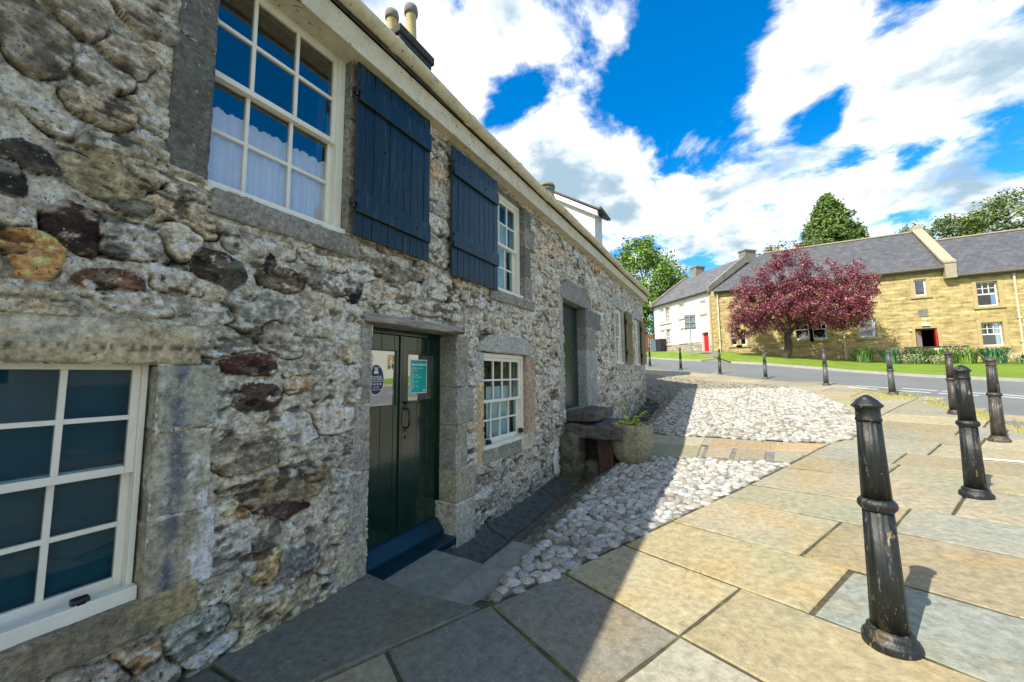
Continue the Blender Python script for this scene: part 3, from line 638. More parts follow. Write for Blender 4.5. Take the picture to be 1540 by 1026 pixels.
# seeds on jittered courses
ch, cw = .150, .235; seeds = []
pal = np.array([(.40,.375,.31), (.34,.325,.28), (.45,.41,.325), (.30,.285,.245), (.47,.43,.36), (.38,.34,.26), (.33,.34,.32), (.27,.245,.21), (.44,.38,.28), (.16,.145,.125), (.56,.53,.46), (.40,.32,.22), (.35,.33,.29), (.30,.31,.29)])
warm = np.array([(.46,.36,.26), (.50,.40,.30), (.40,.33,.26), (.36,.30,.24), (.44,.34,.27), (.33,.31,.28)])
def upd(y, z, ry, rz, ang, sid, pw=2.6, bias=1.0):
    R = max(ry, rz)*1.7+.05
    i0, i1 = np.searchsorted(YL, [y-R, y+R]); j0, j1 = np.searchsorted(ZL, [z-R, z+R])
    if i0 >= i1 or j0 >= j1: return
    s_ = (slice(i0, i1), slice(j0, j1)); dy = Yw[s_]-y; dz = Zw[s_]-z; c_, s2 = cos(ang), sin(ang)
    a_ = (dy*c_+dz*s2)/ry; b_ = (-dy*s2+dz*c_)/rz
    v = bias-(np.abs(a_)**pw+np.abs(b_)**pw)**(1/pw)
    bb = best[s_]; up = v > bb
    sec[s_] = np.where(up, bb, np.maximum(sec[s_], v)); best[s_] = np.where(up, v, bb); bid[s_] = np.where(up, sid, bid[s_])
    la[s_] = np.where(up, a_, la[s_]); lb[s_] = np.where(up, b_, lb[s_])
sig_raw = [
 (.287,1.996,.082,-.026,-.014,-.1,(.56,.26,.045),.030), (.386,2.146,.098,-.052,-.019,-.072,(.060,.026,.022),.022), (.522,1.93,.091,-.004,-.003,-.052,(.17,.075,.04),.014),
 (.251,2.907,.075,-.011,-.024,-.116,(.20,.165,.12),.02), (.346,3.13,.075,-.016,-.025,-.095,(.30,.26,.20),.05), (.522,3.015,.109,.009,-.016,-.08,(.33,.27,.20),.05), (.555,3.252,.122,-.03,-.016,-.05,(.27,.24,.19),.045),
 (.432,2.719,.094,-.022,-.016,-.065,(.33,.26,.17),.04), (.285,2.4,.06,.017,-.001,-.051,(.05,.045,.04),.006), (.222,2.29,.03,-.005,-.009,-.067,(.035,.033,.035),.01), (.492,2.419,.128,-.009,-.016,-.096,(.28,.24,.13),.012),
 (.494,2.558,.173,.01,-.006,-.043,(.26,.25,.21),.045), (.588,2.299,.081,.001,-.006,-.046,(.16,.155,.12),.02), (.769,2.21,.086,-.013,-.022,-.105,(.48,.43,.32),.03), (.945,2.084,.101,-.008,-.012,-.075,(.075,.055,.045),.012),
 (1.261,2.087,.122,-.008,-.013,-.068,(.15,.115,.075),.02), (1.172,2.151,.03,-.001,-.017,-.091,(.012,.012,.016),.008), (1.805,2.142,.071,.037,.037,-.075,(.014,.014,.016),.006), (1.563,2.151,.148,-.019,-.021,-.066,(.20,.18,.15),.03),
 (1.102,1.58,.123,-.004,0,-.057,(.12,.045,.035),.02), (1.154,1.379,.111,.004,.009,-.07,(.085,.05,.04),.012), (1.365,.676,.145,-.037,.005,-.049,(.085,.018,.02),.022), (1.35,.819,.218,.002,.027,-.092,(.21,.165,.09),.03),
 (1.134,1.07,.151,.002,.019,-.092,(.20,.18,.13),.03), (1.263,.398,.078,-.004,.029,-.083,(.42,.29,.10),.02), (1.445,.341,.119,-.02,.031,-.106,(.16,.18,.20),.02), (.718,.233,.091,-.025,.015,-.064,(.38,.23,.09),.03),
 (1.325,.109,.27,.013,.055,-.114,(.38,.31,.17),.03), (.946,.242,.091,.04,.06,-.108,(.27,.32,.29),.02), (1.699,1.236,.183,-.017,.005,-.13,(.50,.40,.33),.012), (1.432,1.449,.1,.006,.008,-.06,(.50,.34,.19),.012),
 (1.801,.95,.163,-.029,.004,-.118,(.24,.23,.22),.012), (1.06,.911,.058,-.003,.008,-.041,(.55,.49,.34),.02), (1.066,.789,.05,0,.01,-.037,(.52,.43,.22),.02), (1.128,.731,.031,-.01,.001,-.029,(.45,.29,.10),.015),
 (1.185,1.887,.191,.045,.012,-.096,(.29,.30,.28),.03), (5.575,3.569,.30,.03,-.1,-.14,(.52,.30,.17),.02), (7.925,3.8,.16,.02,-.05,-.12,(.48,.22,.09),.02), (2.154,2.374,.304,.022,-.017,-.076,(.22,.18,.14),.03),
 (.62,2.48,.10,0,0,-.05,(.36,.33,.25),.02), (2.72,3.55,.12,0,0,-.09,(.42,.24,.14),.015), (5.15,3.4,.16,0,0,-.13,(.45,.31,.20),.02), (6.1,3.55,.15,0,0,-.1,(.44,.29,.18),.02)]
SC = []; SP = []; SX = []; SB = []
for g_ in sig_raw:
    y, z, ay, az, by, bz, col, pr = g_; ry = math.hypot(ay, az)*1.06; rz = abs(ay*bz-az*by)/max(math.hypot(ay, az), 1e-6)*1.06; ang = math.atan2(az, ay)
    seeds.append((y, z)); upd(y, z, ry, rz, ang, len(SC), 2.3, 1.22); SC.append(col); SP.append(pr); SX.append(rng.uniform(-1, 1, 2)); SB.append(0.0)
sg = np.array(seeds)
row = 0; z = -.45
while z < 4.05:
    hh = random.uniform(.115, .215); y = -5-random.random()*.3
    while y < 13.3:
        ww = random.uniform(.15, .44); yc = y+ww/2; zc = z+hh/2+random.uniform(-.03, .03)
        if np.min(((sg[:, 0]-yc)/.13)**2+((sg[:, 1]-zc)/.09)**2) > 1:
            k = random.random(); P_a = warm if (yc > 4.3 and random.random() < .38) else pal
            col = P_a[random.randrange(len(P_a))]*random.uniform(.82, 1.12)
            bur = random.choice([0, 0, .2, .45, .7, .95])
            upd(yc, zc, ww*random.uniform(.44, .56), hh*random.uniform(.42, .56), random.uniform(-.22, .22), len(SC), random.choice([2.2, 3, 4]), random.uniform(.92, 1.05))
            SC.append(tuple(col)); SP.append(random.choice([.006, .010, .016, .022, .030])); SX.append(rng.uniform(-1, 1, 2)); SB.append(bur)
            if random.random() < .35:   # pinning stones between
                upd(yc+ww*.5, zc+random.uniform(-.06, .06), random.uniform(.025, .05), random.uniform(.02, .035), random.uniform(-1, 1), len(SC), 2.4, 1.05)
                SC.append(tuple(pal[random.randrange(len(pal))]*random.uniform(.6, 1.1))); SP.append(random.choice([.008, .016])); SX.append(rng.uniform(-1, 1, 2)); SB.append(.1)
        y += ww
    z += hh
SC = np.array(SC); SP = np.array(SP); SX = np.array(SX); SB = np.array(SB)
mort = fb(YG*9, ZG*9, o=4, s=11)
gap = np.minimum(best*1.0, (best-sec)*.6)
rag = fb(YG*20, ZG*22, o=4, s=5); msk = ss(.035, .065, gap+rag*.05-.01)
prof = ss(0.0, .14, gap)
tilt = (la*SX[bid][..., 0]+lb*(SX[bid][..., 1]-.5))*.35
det = fb(YG*13+bid*.37, ZG*26+bid*.71, o=5, s=8, g=.62); rid = 1-2.2*np.abs(fb(YG*9+bid*1.7, ZG*20+bid*.9, o=3, s=29)); rid2 = 1-2.2*np.abs(fb(YG*30+bid, ZG*44, o=2, s=39)); strat = fb(YG*5+bid, ZG*60+fb(YG*6, ZG*6, o=2)*2.0, o=3, s=19)
Hs = .62*SP[bid]*(.45+.75*prof)*(1+.6*tilt)*(1-.6*SB[bid])+det*.010+strat*.010*(bid % 3 == 0)+(rid-.4)*.008+(rid2-.4)*.0035
mrid = 1-2.2*np.abs(fb(YG*14, ZG*18, o=4, s=63)); Hm = mort*.009+mrid*.0035+fb(YG*45, ZG*45, o=3, s=13)*.006-.004+.010*np.exp(-(gap*14)**2)*0
Hh = Hm+(Hs+.004-Hm*.3)*msk
# gouges and open joints
go = ss(.30, .42, fb(YG*8+9, ZG*17+4, o=4, s=23)); Hh = Hh-go*.026*(1-.6*msk)
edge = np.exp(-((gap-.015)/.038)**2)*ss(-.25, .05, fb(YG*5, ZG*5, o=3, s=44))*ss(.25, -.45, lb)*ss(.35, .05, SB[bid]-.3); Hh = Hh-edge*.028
mc = np.array([.355, .335, .285])
grey = (.5+.5*fb(YG*1.3, ZG*1.3, o=3, s=61))[..., None]
Cm = mc*(1+.25*mort[..., None]+.22*(mrid-.4)[..., None]+.20*fb(YG*50, ZG*50, o=2, s=13)[..., None])*(.72+.5*grey)
Cs = SC[bid]*(1+.60*det[..., None]+.35*strat[..., None]+.22*(rid-.4)[..., None]+.16*(rid2-.4)[..., None])
# mineral patches inside a stone
pm = ss(.15, .5, fb(YG*11+bid*3.3, ZG*15, o=4, s=71))[..., None]; alt = pal[(bid*7+3) % len(pal)]; Cs = Cs*(1-.45*pm)+alt*.9*.45*pm
smear = (SB[bid]*ss(-.2, .3, fb(YG*10, ZG*10, o=4, s=81)))[..., None]; Cs = Cs*(1-smear)+Cm*smear
lime = ss(.34, .50, fb(YG*13, ZG*19, o=4, s=91)+.18*ss(1.9, .2, ZG)*0)[..., None]
mk3 = msk[..., None]; C = Cm*(1-mk3)+Cs*mk3
C = C*(1-.7*lime*mk3)+np.array([.60, .58, .51])*.7*lime*mk3
C = C*(1-.6*go[..., None])*(1-.92*edge[..., None])*(.74+.52*ss(-.5, .5, fb(YG*38, ZG*38, o=3, s=97))[..., None]); C = C*np.array([1.10, 1.08, 1.02]); lum = np.maximum(C.mean(-1, keepdims=True), 1e-3); C = C*(lum/.24)**.34*1.33*np.array([1.03, 1.0, .95]); C = (lum*1.33*(lum/.24)**.34*.26+C*.74)*1.06*np.array([1.0, 1.0, .985])  # gouges and lower stone edges darkened in colour: undercut shade plus grime
low_tone = ss(.55, -.2, ZG-np.interp(YG, [0, 2, 4, 6, 13], [0, 0, -.1, 0, .9])+.22*fb(YG*2, ZG*3, o=3, s=55))[..., None]; C = C*(1-.30*low_tone*np.array([1, .93, 1.02]))  # wall colour gets darker towards the ground, with a ragged upper limit
# dressed stones: (part, y0,y1,z0,z1, x-front, colour, round)
GR = (.22, .215, .185); GR2 = (.30, .29, .245); DK = (.13, .13, .115); TAN = (.40, .34, .22); PAL = (.42, .41, .36)
DS = [
 ('lintel', -.32, .88, 1.565, 1.765, .018, (.43, .36, .23)),
 ('jamb', .71, .965, 1.245, 1.56, .014, (.36, .355, .285)), ('jamb', .712, .950, .825, 1.24, .010, (.37, .35, .275)), ('jamb', .708, .985, .455, .82, .016, (.36, .32, .235)),
 ('sill_stone', -.30, .92, .325, .482, .030, (.22, .19, .13)),
 ('jamb', .675, .85, 2.555, 3.30, .022, (.12, .12, .105)), ('jamb', .690, .85, 3.305, 3.93, .020, (.14, .135, .12)),
 ('jamb', 1.70, 1.80, 2.56, 2.98, .016, (.21, .20, .165)), ('jamb', 1.70, 1.79, 2.985, 3.45, .012, (.24, .225, .18)), ('jamb', 1.70, 1.80, 3.455, 3.93, .016, (.17, .16, .14)),
 ('sill_stone', .875, 1.81, 2.385, 2.535, .030, (.24, .23, .20)),
 ('jamb', 4.51, 4.74, 2.56, 2.86, .016, GR), ('jamb', 4.51, 4.70, 2.865, 3.30, .012, DK), ('jamb', 4.51, 4.78, 3.305, 3.56, .02, GR), ('jamb', 4.51, 4.72, 3.565, 3.86, .012, DK),
 ('sill_stone', 3.62, 4.78, 2.40, 2.535, .030, (.23, .22, .19)),
 ('jamb', 1.865, 1.96, 1.29, 1.905, .012, (.25, .24, .21)), ('jamb', 1.80, 1.962, .80, 1.285, .008, (.30, .27, .24)), ('jamb', 1.72, 1.955, .02, .30, .016, (.38, .35, .255)), ('jamb', 1.78, 1.965, .305, .795, .004, (.30, .29, .26)),
 ('jamb', 3.0, 3.20, 1.38, 1.905, .016, (.25, .24, .20)), ('jamb', 3.0, 3.30, .995, 1.375, .012, (.27, .27, .23)), ('jamb', 3.0, 3.19, .56, .99, .016, (.29, .28, .23)), ('jamb', 3.0, 3.34, .24, .555, .02, (.34, .31, .22)), ('jamb', 2.985, 3.30, -.30, .235, .034, (.40, .385, .31)),
 ('jamb', 3.33, 3.505, 1.42, 1.75, .012, (.38, .37, .35)), ('jamb', 3.37, 3.502, .52, 1.415, .010, (.46, .34, .19)), ('jamb', 4.53, 4.78, .68, 1.75, .012, (.37, .27, .19)),
 ('lintel', 3.40, 4.80, 1.765, 1.985, .020, (.36, .355, .32)), ('sill_stone', 3.46, 4.36, .50, .665, .022, (.25, .25, .20)), ('sill_stone', 4.365, 4.68, .50, .70, .028, (.50, .46, .33)),
 ('lintel', 5.80, 7.42, 2.805, 3.18, .025, (.21, .205, .18)),
 ('jamb', 5.72, 5.89, .90, 2.80, .010, (.31, .31, .27)),
 ('jamb', 7.05, 8.05, 2.42, 2.80, .018, (.15, .15, .14)), ('jamb', 7.05, 7.62, 1.98, 2.415, .02, (.21, .205, .18)), ('jamb', 7.05, 7.72, 1.44, 1.975, .012, (.28, .30, .285)), ('jamb', 7.05, 7.68, .80, 1.435, .016, (.26, .27, .25)),
 ('lintel', 9.15, 10.35, 3.20, 3.52, .02, (.33, .325, .29)), ('sill_stone', 9.3, 10.2, 1.58, 1.755, .03, GR2), ('jamb', 10.10, 10.32, 1.76, 3.19, .012, GR2), ('jamb', 9.22, 9.38, 1.76, 3.19, .012, PAL),
 ('lintel', 11.45, 12.5, 3.20, 3.5, .02, (.33, .325, .29)), ('sill_stone', 11.5, 12.4, 1.58, 1.755, .03, GR2), ('jamb', 12.25, 12.45, 1.76, 3.19, .012, GR2)]
sink = np.zeros(sh, bool)
for d in DS: sink |= (YG > d[1]+.012) & (YG < d[2]-.012) & (ZG > d[3]+.012) & (ZG < d[4]-.012)
sink |= (YG > 1.88) & (YG < 3.04) & (ZG > 1.9) & (ZG < 1.985)
Hh = np.where(sink, -.035, Hh)
# end of wall: round into the corner
Hh = Hh-.02*ss(12.95, 13.12, YG)
V = np.stack([Hh, YG, ZG], -1).reshape(-1, 3); ny_, nz_ = sh
ii, jj = np.meshgrid(np.arange(ny_-1), np.arange(nz_-1), indexing='ij')
cy_ = (YL[:-1]+YL[1:])/2; cz_ = (ZL[:-1]+ZL[1:])/2; keep = np.ones((ny_-1, nz_-1), bool)
for o_ in OPEN.values(): keep &= ~((cy_[:, None] > o_[0]) & (cy_[:, None] < o_[1]) & (cz_[None] > o_[2]) & (cz_[None] < o_[3]))
a = (ii*nz_+jj)[keep]
Fw = np.c_[a, a+nz_, a+nz_+1, a+1]
used = np.zeros(len(V), bool); used[Fw.ravel()] = True; rem = np.cumsum(used)-1
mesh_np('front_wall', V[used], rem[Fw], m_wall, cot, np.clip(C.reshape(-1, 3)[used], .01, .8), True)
# dressed stones as parts
for q, (nm, y0, y1, z0, z1, xf, col) in enumerate(DS):
    depth = -.30 if nm != 'sill_stone' else -.14
    if nm == 'lintel': depth = -.20
    if y0 == 4.53 or (nm == 'jamb' and y1 < 3.51 and y0 > 3.3): depth = -.12
    gs = .010 if y1 < 1.0 else .016
    seg = (max(3, int((xf-depth)/.03)), max(4, int((y1-y0)/gs)), max(4, int((z1-z0)/gs)))
    if y0 > 5: seg = tuple(max(3, s_//2) for s_ in seg)
    Vb, Fb = rbox((depth, xf, y0, y1, z0, z1), 6, .012 if nm == 'jamb' else .016, .011, 8, q, seg)
    if nm == 'lintel' and 3.3 < y0 < 3.5:   # rounded shoulders
        t_ = np.clip((abs(Vb[:, 1]-4.1)-.42)/.30, 0, 1); Vb[:, 2] -= t_**1.6*.17*ss(1.78, 1.98, Vb[:, 2])
    if nm == 'lintel' and 5.7 < y0 < 5.9:
        t_ = np.clip((abs(Vb[:, 1]-6.6)-.45)/.38, 0, 1); Vb[:, 2] -= t_*.16*ss(2.82, 3.18, Vb[:, 2])
    cv = np.array(col)*(1+.30*fb(Vb[:, 1]*30, Vb[:, 2]*34, Vb[:, 0]*30, 3, q+9)[:, None]+.28*fb(Vb[:, 1]*8, Vb[:, 2]*8, Vb[:, 0]*8, 3, q)[:, None])
    if nm == 'lintel' and y0 < 0:
        whc = ss(.0, .4, fb(Vb[:, 1]*3, Vb[:, 2]*14, o=3, s=3)+(Vb[:, 2]-1.66)*5)[:, None]; cv = cv*(1-.75*whc)+np.array([.52, .50, .42])*.75*whc
        dm_ = (ss(.5, .1, abs(Vb[:, 2]-1.635+.012*vn(Vb[:, 1]*9, Vb[:, 1]*0))/.05)*ss(.0, .35, vn(Vb[:, 1]*85, Vb[:, 2]*14)+.6*vn(Vb[:, 1]*7, Vb[:, 2]*9)))[:, None]; cv = cv*(1-.7*dm_)
    if nm == 'sill_stone' and y0 < 0: tn = ss(.66, .78, Vb[:, 1]+.1*fb(Vb[:, 1]*9, Vb[:, 2]*9, o=3, s=2))[:, None]; cv = cv*(1-tn)+np.array([.34, .28, .15])*tn
    if nm == 'jamb' and .70 < y0 < .72:
        bl = (np.exp(-((Vb[:, 1]-.80+.012*vn(Vb[:, 2]*7, Vb[:, 2]*0))/.035)**2)*ss(-.5, .0, fb(Vb[:, 1]*24, Vb[:, 2]*9, o=4, s=7)))[:, None]; cv = cv*(1-.85*bl)+np.array([.10, .12, .16])*.85*bl
        if z1 < 1.25: wl_ = ss(-.02, .06, Vb[:, 1]-.885+.22*fb(Vb[:, 1]*14, Vb[:, 2]*12, o=4, s=q)-.10*abs(Vb[:, 2]-(z0+z1)/2))[:, None]; cv = cv*(1-.95*wl_)+np.array([.72, .71, .67])*.95*wl_
    mesh_np(nm, Vb, Fb, m_dress, cot, np.clip(cv*1.38, .01, .8), True)
# reveals, inner leaf and shell of the cottage
m_rev = mat('reveal_stone', (.24, .23, .19), .9, 15, .3, 50, .5)
for k, (y0, y1, z0, z1) in OPEN.items():
    t_ = .12; g_ = .004; rv = MB(); ri = [(y0-g_, z0-g_), (y1+g_, z0-g_), (y1+g_, z1+g_), (y0-g_, z1+g_)]; ro = [(y0-t_, z0-t_), (y1+t_, z0-t_), (y1+t_, z1+t_), (y0-t_, z1+t_)]
    rv.add([(x, *p) for x in (-.42, -.012) for p in ri+ro], [q for i in range(4) for j in [(i+1) % 4] for q in ((i, j, 8+j, 8+i), (4+j, 4+i, 12+i, 12+j), (i, 4+i, 4+j, j), (8+i, 8+j, 12+j, 12+i))])
    rv.build('reveal', m_rev, cot)
sh_ = MB(); sh_.box(-5.6, -5.2, -5, 13.1, -.6, 4.0); sh_.box(-5.2, -.03, 12.75, 13.10, -.6, 4.0); sh_.box(-5.2, -.03, -5, -4.7, -.6, 4.0)
sh_.build('shell_wall', mat('plain_rubble', (.33, .31, .26), .92, 9, .4, 20, .9, dist=.03), cot)
gb = MB(); gb.prism([(-5.6, 4.0), (-.03, 4.0), (-2.8, 6.45)], 12.78, 13.08, lambda p, q, t: (p, t, q)); gb.build('gable', bpy.data.materials['plain_rubble'], cot); gb = MB(); gb.prism([(-5.6, 4.0), (-.03, 4.0), (-2.8, 6.45)], -4.98, -4.7, lambda p, q, t: (p, t, q))
gb.build('gable', bpy.data.materials['plain_rubble'], cot)
iw = MB(); iw.box(-1.5, -1.46, -4.7, 12.7, -.55, 3.95); iw.box(-1.46, -.43, -4.7, 12.7, 2.2, 2.28); iw.box(-1.46, -.43, -4.7, 12.7, -.5, -.42); iw.box(-1.46, -.43, -4.7, 12.7, 3.95, 4.0)
iw.build('inner_wall', m_room, cot)
# roof, soffit, fascia, gutter
rf = MB(); sl_ = .92
for side in (0, 1):
    V = []; 
    x0, x1 = (.16, -2.8) if side == 0 else (-5.8, -2.8); z0 = 4.10; z1 = z0+2.96*sl_
    n = 14
    P1 = [(x0, z0), (x1, z1)]
    rf.prism([(x0, z0), (x1, z1), (x1, z1+.06), (x0, z0+.06)] if side == 0 else [(x0, z0-.02), (x0, z0+.04), (x1, z1+.06), (x1, z1)], -5.1, 13.22, lambda p, q, t: (p, t, q))
rf.build('roof', brick_mat('cottage_slates', (.075, .078, .085), (.055, .057, .062), (.02, .02, .02), .28, .2, (1, 2), .5, .006, rough=.7), cot)
sf = MB(); sf.bev(-.06, .115, -5, 13.2, 3.925, 3.955, .004); sf.build('soffit', m_cream, cot)
fa = MB(); fa.bev(.118, .142, -5.05, 13.24, 3.905, 4.10, .004); fa.build('fascia', m_cream, cot)
gt = MB(); n = 12; V = []; F = []
ys = np.linspace(-5.05, 13.26, 130)
for y in ys:
    sag = .012*math.sin(y*1.1)+.006*math.sin(y*3.7)
    for k in range(n+1):
        th = pi+pi*k/n; V.append((.205+.062*cos(th), y, 4.165+.058*sin(th)+sag))
    for k in range(n+1):
        th = 2*pi-pi*k/n; V.append((.205+.055*cos(th), y, 4.165+.050*sin(th)+sag))
m_ = 2*(n+1)
for i in range(len(ys)-1):
    for k in range(m_): F.append((i*m_+k, i*m_+(k+1) % m_, (i+1)*m_+(k+1) % m_, (i+1)*m_+k))
F += [tuple(range(m_)), tuple(reversed(range(len(V)-m_, len(V))))]
gt.add(V, F); gto = gt.build('gutter', m_cream, cot, True)
for y in (1.95, 2.95, 3.95, 4.9, 6.0, 7.2, 8.6, 10.2, 11.9):
    jb = MB(); pts = []
    sag = .012*math.sin(y*1.1)+.006*math.sin(y*3.7)
    Vj = []; Fj = []
    for e, yv in enumerate((y-.035, y+.035)):
        for k in range(n+1): th = pi+pi*k/n; Vj.append((.205+.070*cos(th), yv, 4.165+.066*sin(th)+sag))
        for k in range(n+1): th = 2*pi-pi*k/n; Vj.append((.205+.050*cos(th), yv, 4.165+.046*sin(th)+sag))
    for k in range(m_): Fj.append((k, (k+1) % m_, m_+(k+1) % m_, m_+k))
    Fj += [tuple(reversed(range(m_))), tuple(range(m_, 2*m_))]
    jb.add(Vj, Fj); jb.build('gutter_joint', m_cream, gto, False)
# -------- windows of the cottage
def fr_cot(xf):
    return lambda s, d, z: (xf+d, s, z)
def sash_window(parent, y0, y1, z0, z1, xf, cols, rt, rb, zm, fw=.055, bar=.022, fr=None, mw=m_white, mg=m_glass, sill=True, st=.045, box=.12, lowin=.035, proud=.02):
    """timber sash: outer frame > upper sash, lower sash, panes.  fr(s,d,z): s along wall, d outwards"""
    fr = fr or fr_cot(xf); w = MB()
    w.bev(y0, y0+fw, -box, proud, z0, z1, .004, fr=fr); w.bev(y1-fw, y1, -box, proud, z0, z1, .004, fr=fr)
    w.bev(y0+fw, y1-fw, -box, proud, z1-fw, z1, .004, fr=fr); w.bev(y0+fw, y1-fw, -box, proud+.0, z0, z0+fw*.6, .004, fr=fr)
    if sill: w.bev(y0-.005, y1+.005, proud+.002, proud+.055, z0-.02, z0+.045, .006, fr=fr)
    wo_ = w.build('window', mw, parent)
    a0, a1 = y0+fw, y1-fw; zb = z0+fw*.6
    def sash(nm, s0, s1, q0, q1, d, nr, bot, top):
        b = MB(); b.bev(s0, s0+st, d-.035, d, q0, q1, .003, fr=fr); b.bev(s1-st, s1, d-.035, d, q0, q1, .003, fr=fr)
        b.bev(s0+st, s1-st, d-.035, d, q0, q0+bot, .003, fr=fr); b.bev(s0+st, s1-st, d-.035, d, q1-top, q1, .003, fr=fr)
        i0, i1, j0, j1 = s0+st, s1-st, q0+bot, q1-top
        for k in range(1, cols): x = i0+(i1-i0)*k/cols; b.bev(x-bar/2, x+bar/2, d-.03, d-.001, j0, j1, .003, fr=fr)
        for k in range(1, nr): z_ = j0+(j1-j0)*k/nr; b.bev(i0, i1, d-.0295, d-.0025, z_-bar/2, z_+bar/2, .003, fr=fr)
        so_ = b.build(nm, mw, wo_)
        gp = MB()
        for k in range(cols):
            for l in range(nr):
                xa, xb = i0+(i1-i0)*k/cols, i0+(i1-i0)*(k+1)/cols; za, zb_ = j0+(j1-j0)*l/nr, j0+(j1-j0)*(l+1)/nr
                t1, t2 = random.uniform(-.0022, .0022), random.uniform(-.0022, .0022); dd = d-.018
                gp.add([fr(xa, dd-t1-t2, za), fr(xb, dd+t1-t2, za), fr(xb, dd+t1+t2, zb_), fr(xa, dd-t1+t2, zb_)], [(0, 1, 2, 3)])
        return gp
    g1_ = sash('upper_sash', a0, a1, zm-.02, z1-fw, .0, rt, .036, .04); g2_ = sash('lower_sash', a0, a1, zb, zm+.02, -lowin-.003, rb, .06, .036)
    gl = MB(); gl.add(np.concatenate(g1_.V), g1_.F); gl.add(np.concatenate(g2_.V), g2_.F)
    gl.build('pane', mg, wo_)
    return wo_
wA = sash_window(cot, -.05, .698, .50, 1.60, -.09, 3, 2, 2, 1.07, proud=.02, fw=.022, st=.03)
b = MB(); b.box(-.19, -.18, -.04, .70, .50, 1.60); b.build('blind', mat('teal_blind', (.006, .085, .125), .9, 4, .15, 30, 0), wA)
wB = sash_window(cot, .722, 1.70, 2.535, 3.985, -.075, 3, 2, 2, 3.26, mg=m_glassB, fw=.055, st=.032)
wC = sash_window(cot, 3.68, 4.508, 2.54, 3.86, -.085, 3, 2, 2, 3.20, fw=.06)
wD = sash_window(cot, 3.505, 4.525, .655, 1.755, -.06, 4, 2, 2, 1.19, fw=.05)
wE = sash_window(cot, 9.385, 10.095, 1.76, 3.185, -.06, 3, 2, 2, 2.46, fw=.06)
wF = sash_window(cot, 11.625, 12.245, 1.76, 3.185, -.06, 3, 2, 2, 2.46, fw=.06)
for (w_, y, z_) in ((wA, .53, .48), (wD, 3.68, .665), (wD, 4.46, .70)):
    b = MB(); b.bev(-.075, -.03, y-.028, y+.028, z_+.02, z_+.085, .008); b.tube([(-.03, y, z_+.05), (-.018, y, z_+.05)], .02, 12)
    b.build('sash_catch', m_iron, w_)
# curtain behind the upper window
cu = MB(); n = 120; V = []; F = []; zs = [2.56, 2.8, 3.02, 3.045, 3.075, 3.10]
for i in range(n+1):
    y = .80+(1.62-.80)*i/n; ph = y*95
    for k, z_ in enumerate(zs):
        am = (.014, .013, .008, .002, .008, .012)[k]; V.append((-.155+am*sin(ph+.6*sin(y*23))+.006*sin(y*31), y, z_+(.005*sin(y*170)+.004*sin(y*67) if k == 5 else 0)))
for i in range(n):
    for k in range(5): q = i*6+k; F.append((q, q+6, q+7, q+1))
cu.add(V, F); co_ = cu.build('curtain', m_curt, wB, True)
for wx, (ya, yb, za, zb) in ((wC, (3.72, 4.47, 2.57, 3.6)), (wD, (3.9, 4.5, .68, 1.35))):
    c2 = MB(); n = 60; V = []; F = []
    for i in range(n+1):
        y = ya+(yb-ya)*i/n; s_ = .012*sin(y*70+sin(y*19))
        V += [(-.24+s_, y, za), (-.24+s_*.6, y, zb)]
    for i in range(n): F.append((2*i, 2*i+2, 2*i+3, 2*i+1))
    c2.add(V, F); c2.build('curtain', m_curt, wx, True)
# -------- shutters
def shutter(name, y0, y1, z0, z1, xf, npl, m, lab, bat=((.17, .12), (.80, .12)), hinge_y=None, tilt=0.0, bw=.13):
    o = MB(); pw = (y1-y0)/npl
    for k in range(npl):
        o.bev(xf+.000, xf+.022+random.uniform(-.0015, .0015), y0+k*pw+.0022, y0+(k+1)*pw-.0022, z0+random.uniform(0, .006), z1-random.uniform(0, .004), .004)
    o.box(xf+.003, xf+.012, y0+.004, y1-.004, z0+.01, z1-.01)
    so_ = o.build('shutter', m, cot); so_['label'] = lab
    for t_ in bat:
        b = MB(); zc = z0+(z1-z0)*t_[0]; b.bev(xf+.023, xf+.047, y0+.006, y1-.006, zc-bw/2, zc+bw/2, .006); bo = b.build('batten', m, so_)
        hg = MB(); hy = hinge_y if hinge_y is not None else y0
        hg.tube([(xf+.03, hy-.012, zc-.06), (xf+.03, hy-.012, zc+.06)], .011, 10); hg.bev(xf-.02, xf+.052, hy-.02, hy+.012, zc-.022, zc+.022, .005)
        hg.build('hinge', m_iron, so_)
    bl = MB()
    for t_ in bat:
        for yq in (.3, .72): bl.lathe([(.012, 0), (.011, .006), (.005, .009)], 0, 0, 12)
    return so_
s1 = shutter('shutter', 1.71, 2.505, 2.53, 3.895, .062, 10, m_shut, 'dark blue plank shutter tight under the eaves', bat=((.19, 0), (.83, 0)), bw=.17)
s2 = shutter('shutter', 2.83, 3.69, 2.49, 3.84, .062, 9, m_shut, 'dark blue plank shutter overlapping the window edge', bat=((.27, 0), (.83, 0)), bw=.15)
s3 = shutter('shutter', 10.25, 10.98, 1.79, 3.20, .05, 7, m_shutw, 'weathered shutter with yellow brown glare put into its paint', bat=((.2, 0), (.8, 0)))
s4 = shutter('shutter', 12.30, 13.0, 1.79, 3.18, .05, 7, m_shutw, 'last weathered shutter by the corner, tinted with the same glare', bat=((.2, 0), (.8, 0)))
for so_, ys_, zs_ in ((s1, (2.1, 2.33), (2.79, )), (s1, (1.98,), (3.3,)), (s2, (3.1, 3.4), (2.86, 3.62))):
    for y in ys_:
        for z_ in zs_:
            b = MB(); b.tube([(.08, y, z_), (.116 if z_ != 3.3 else .092, y, z_)], .011, 12); b.build('bolt_head', m_iron, so_)
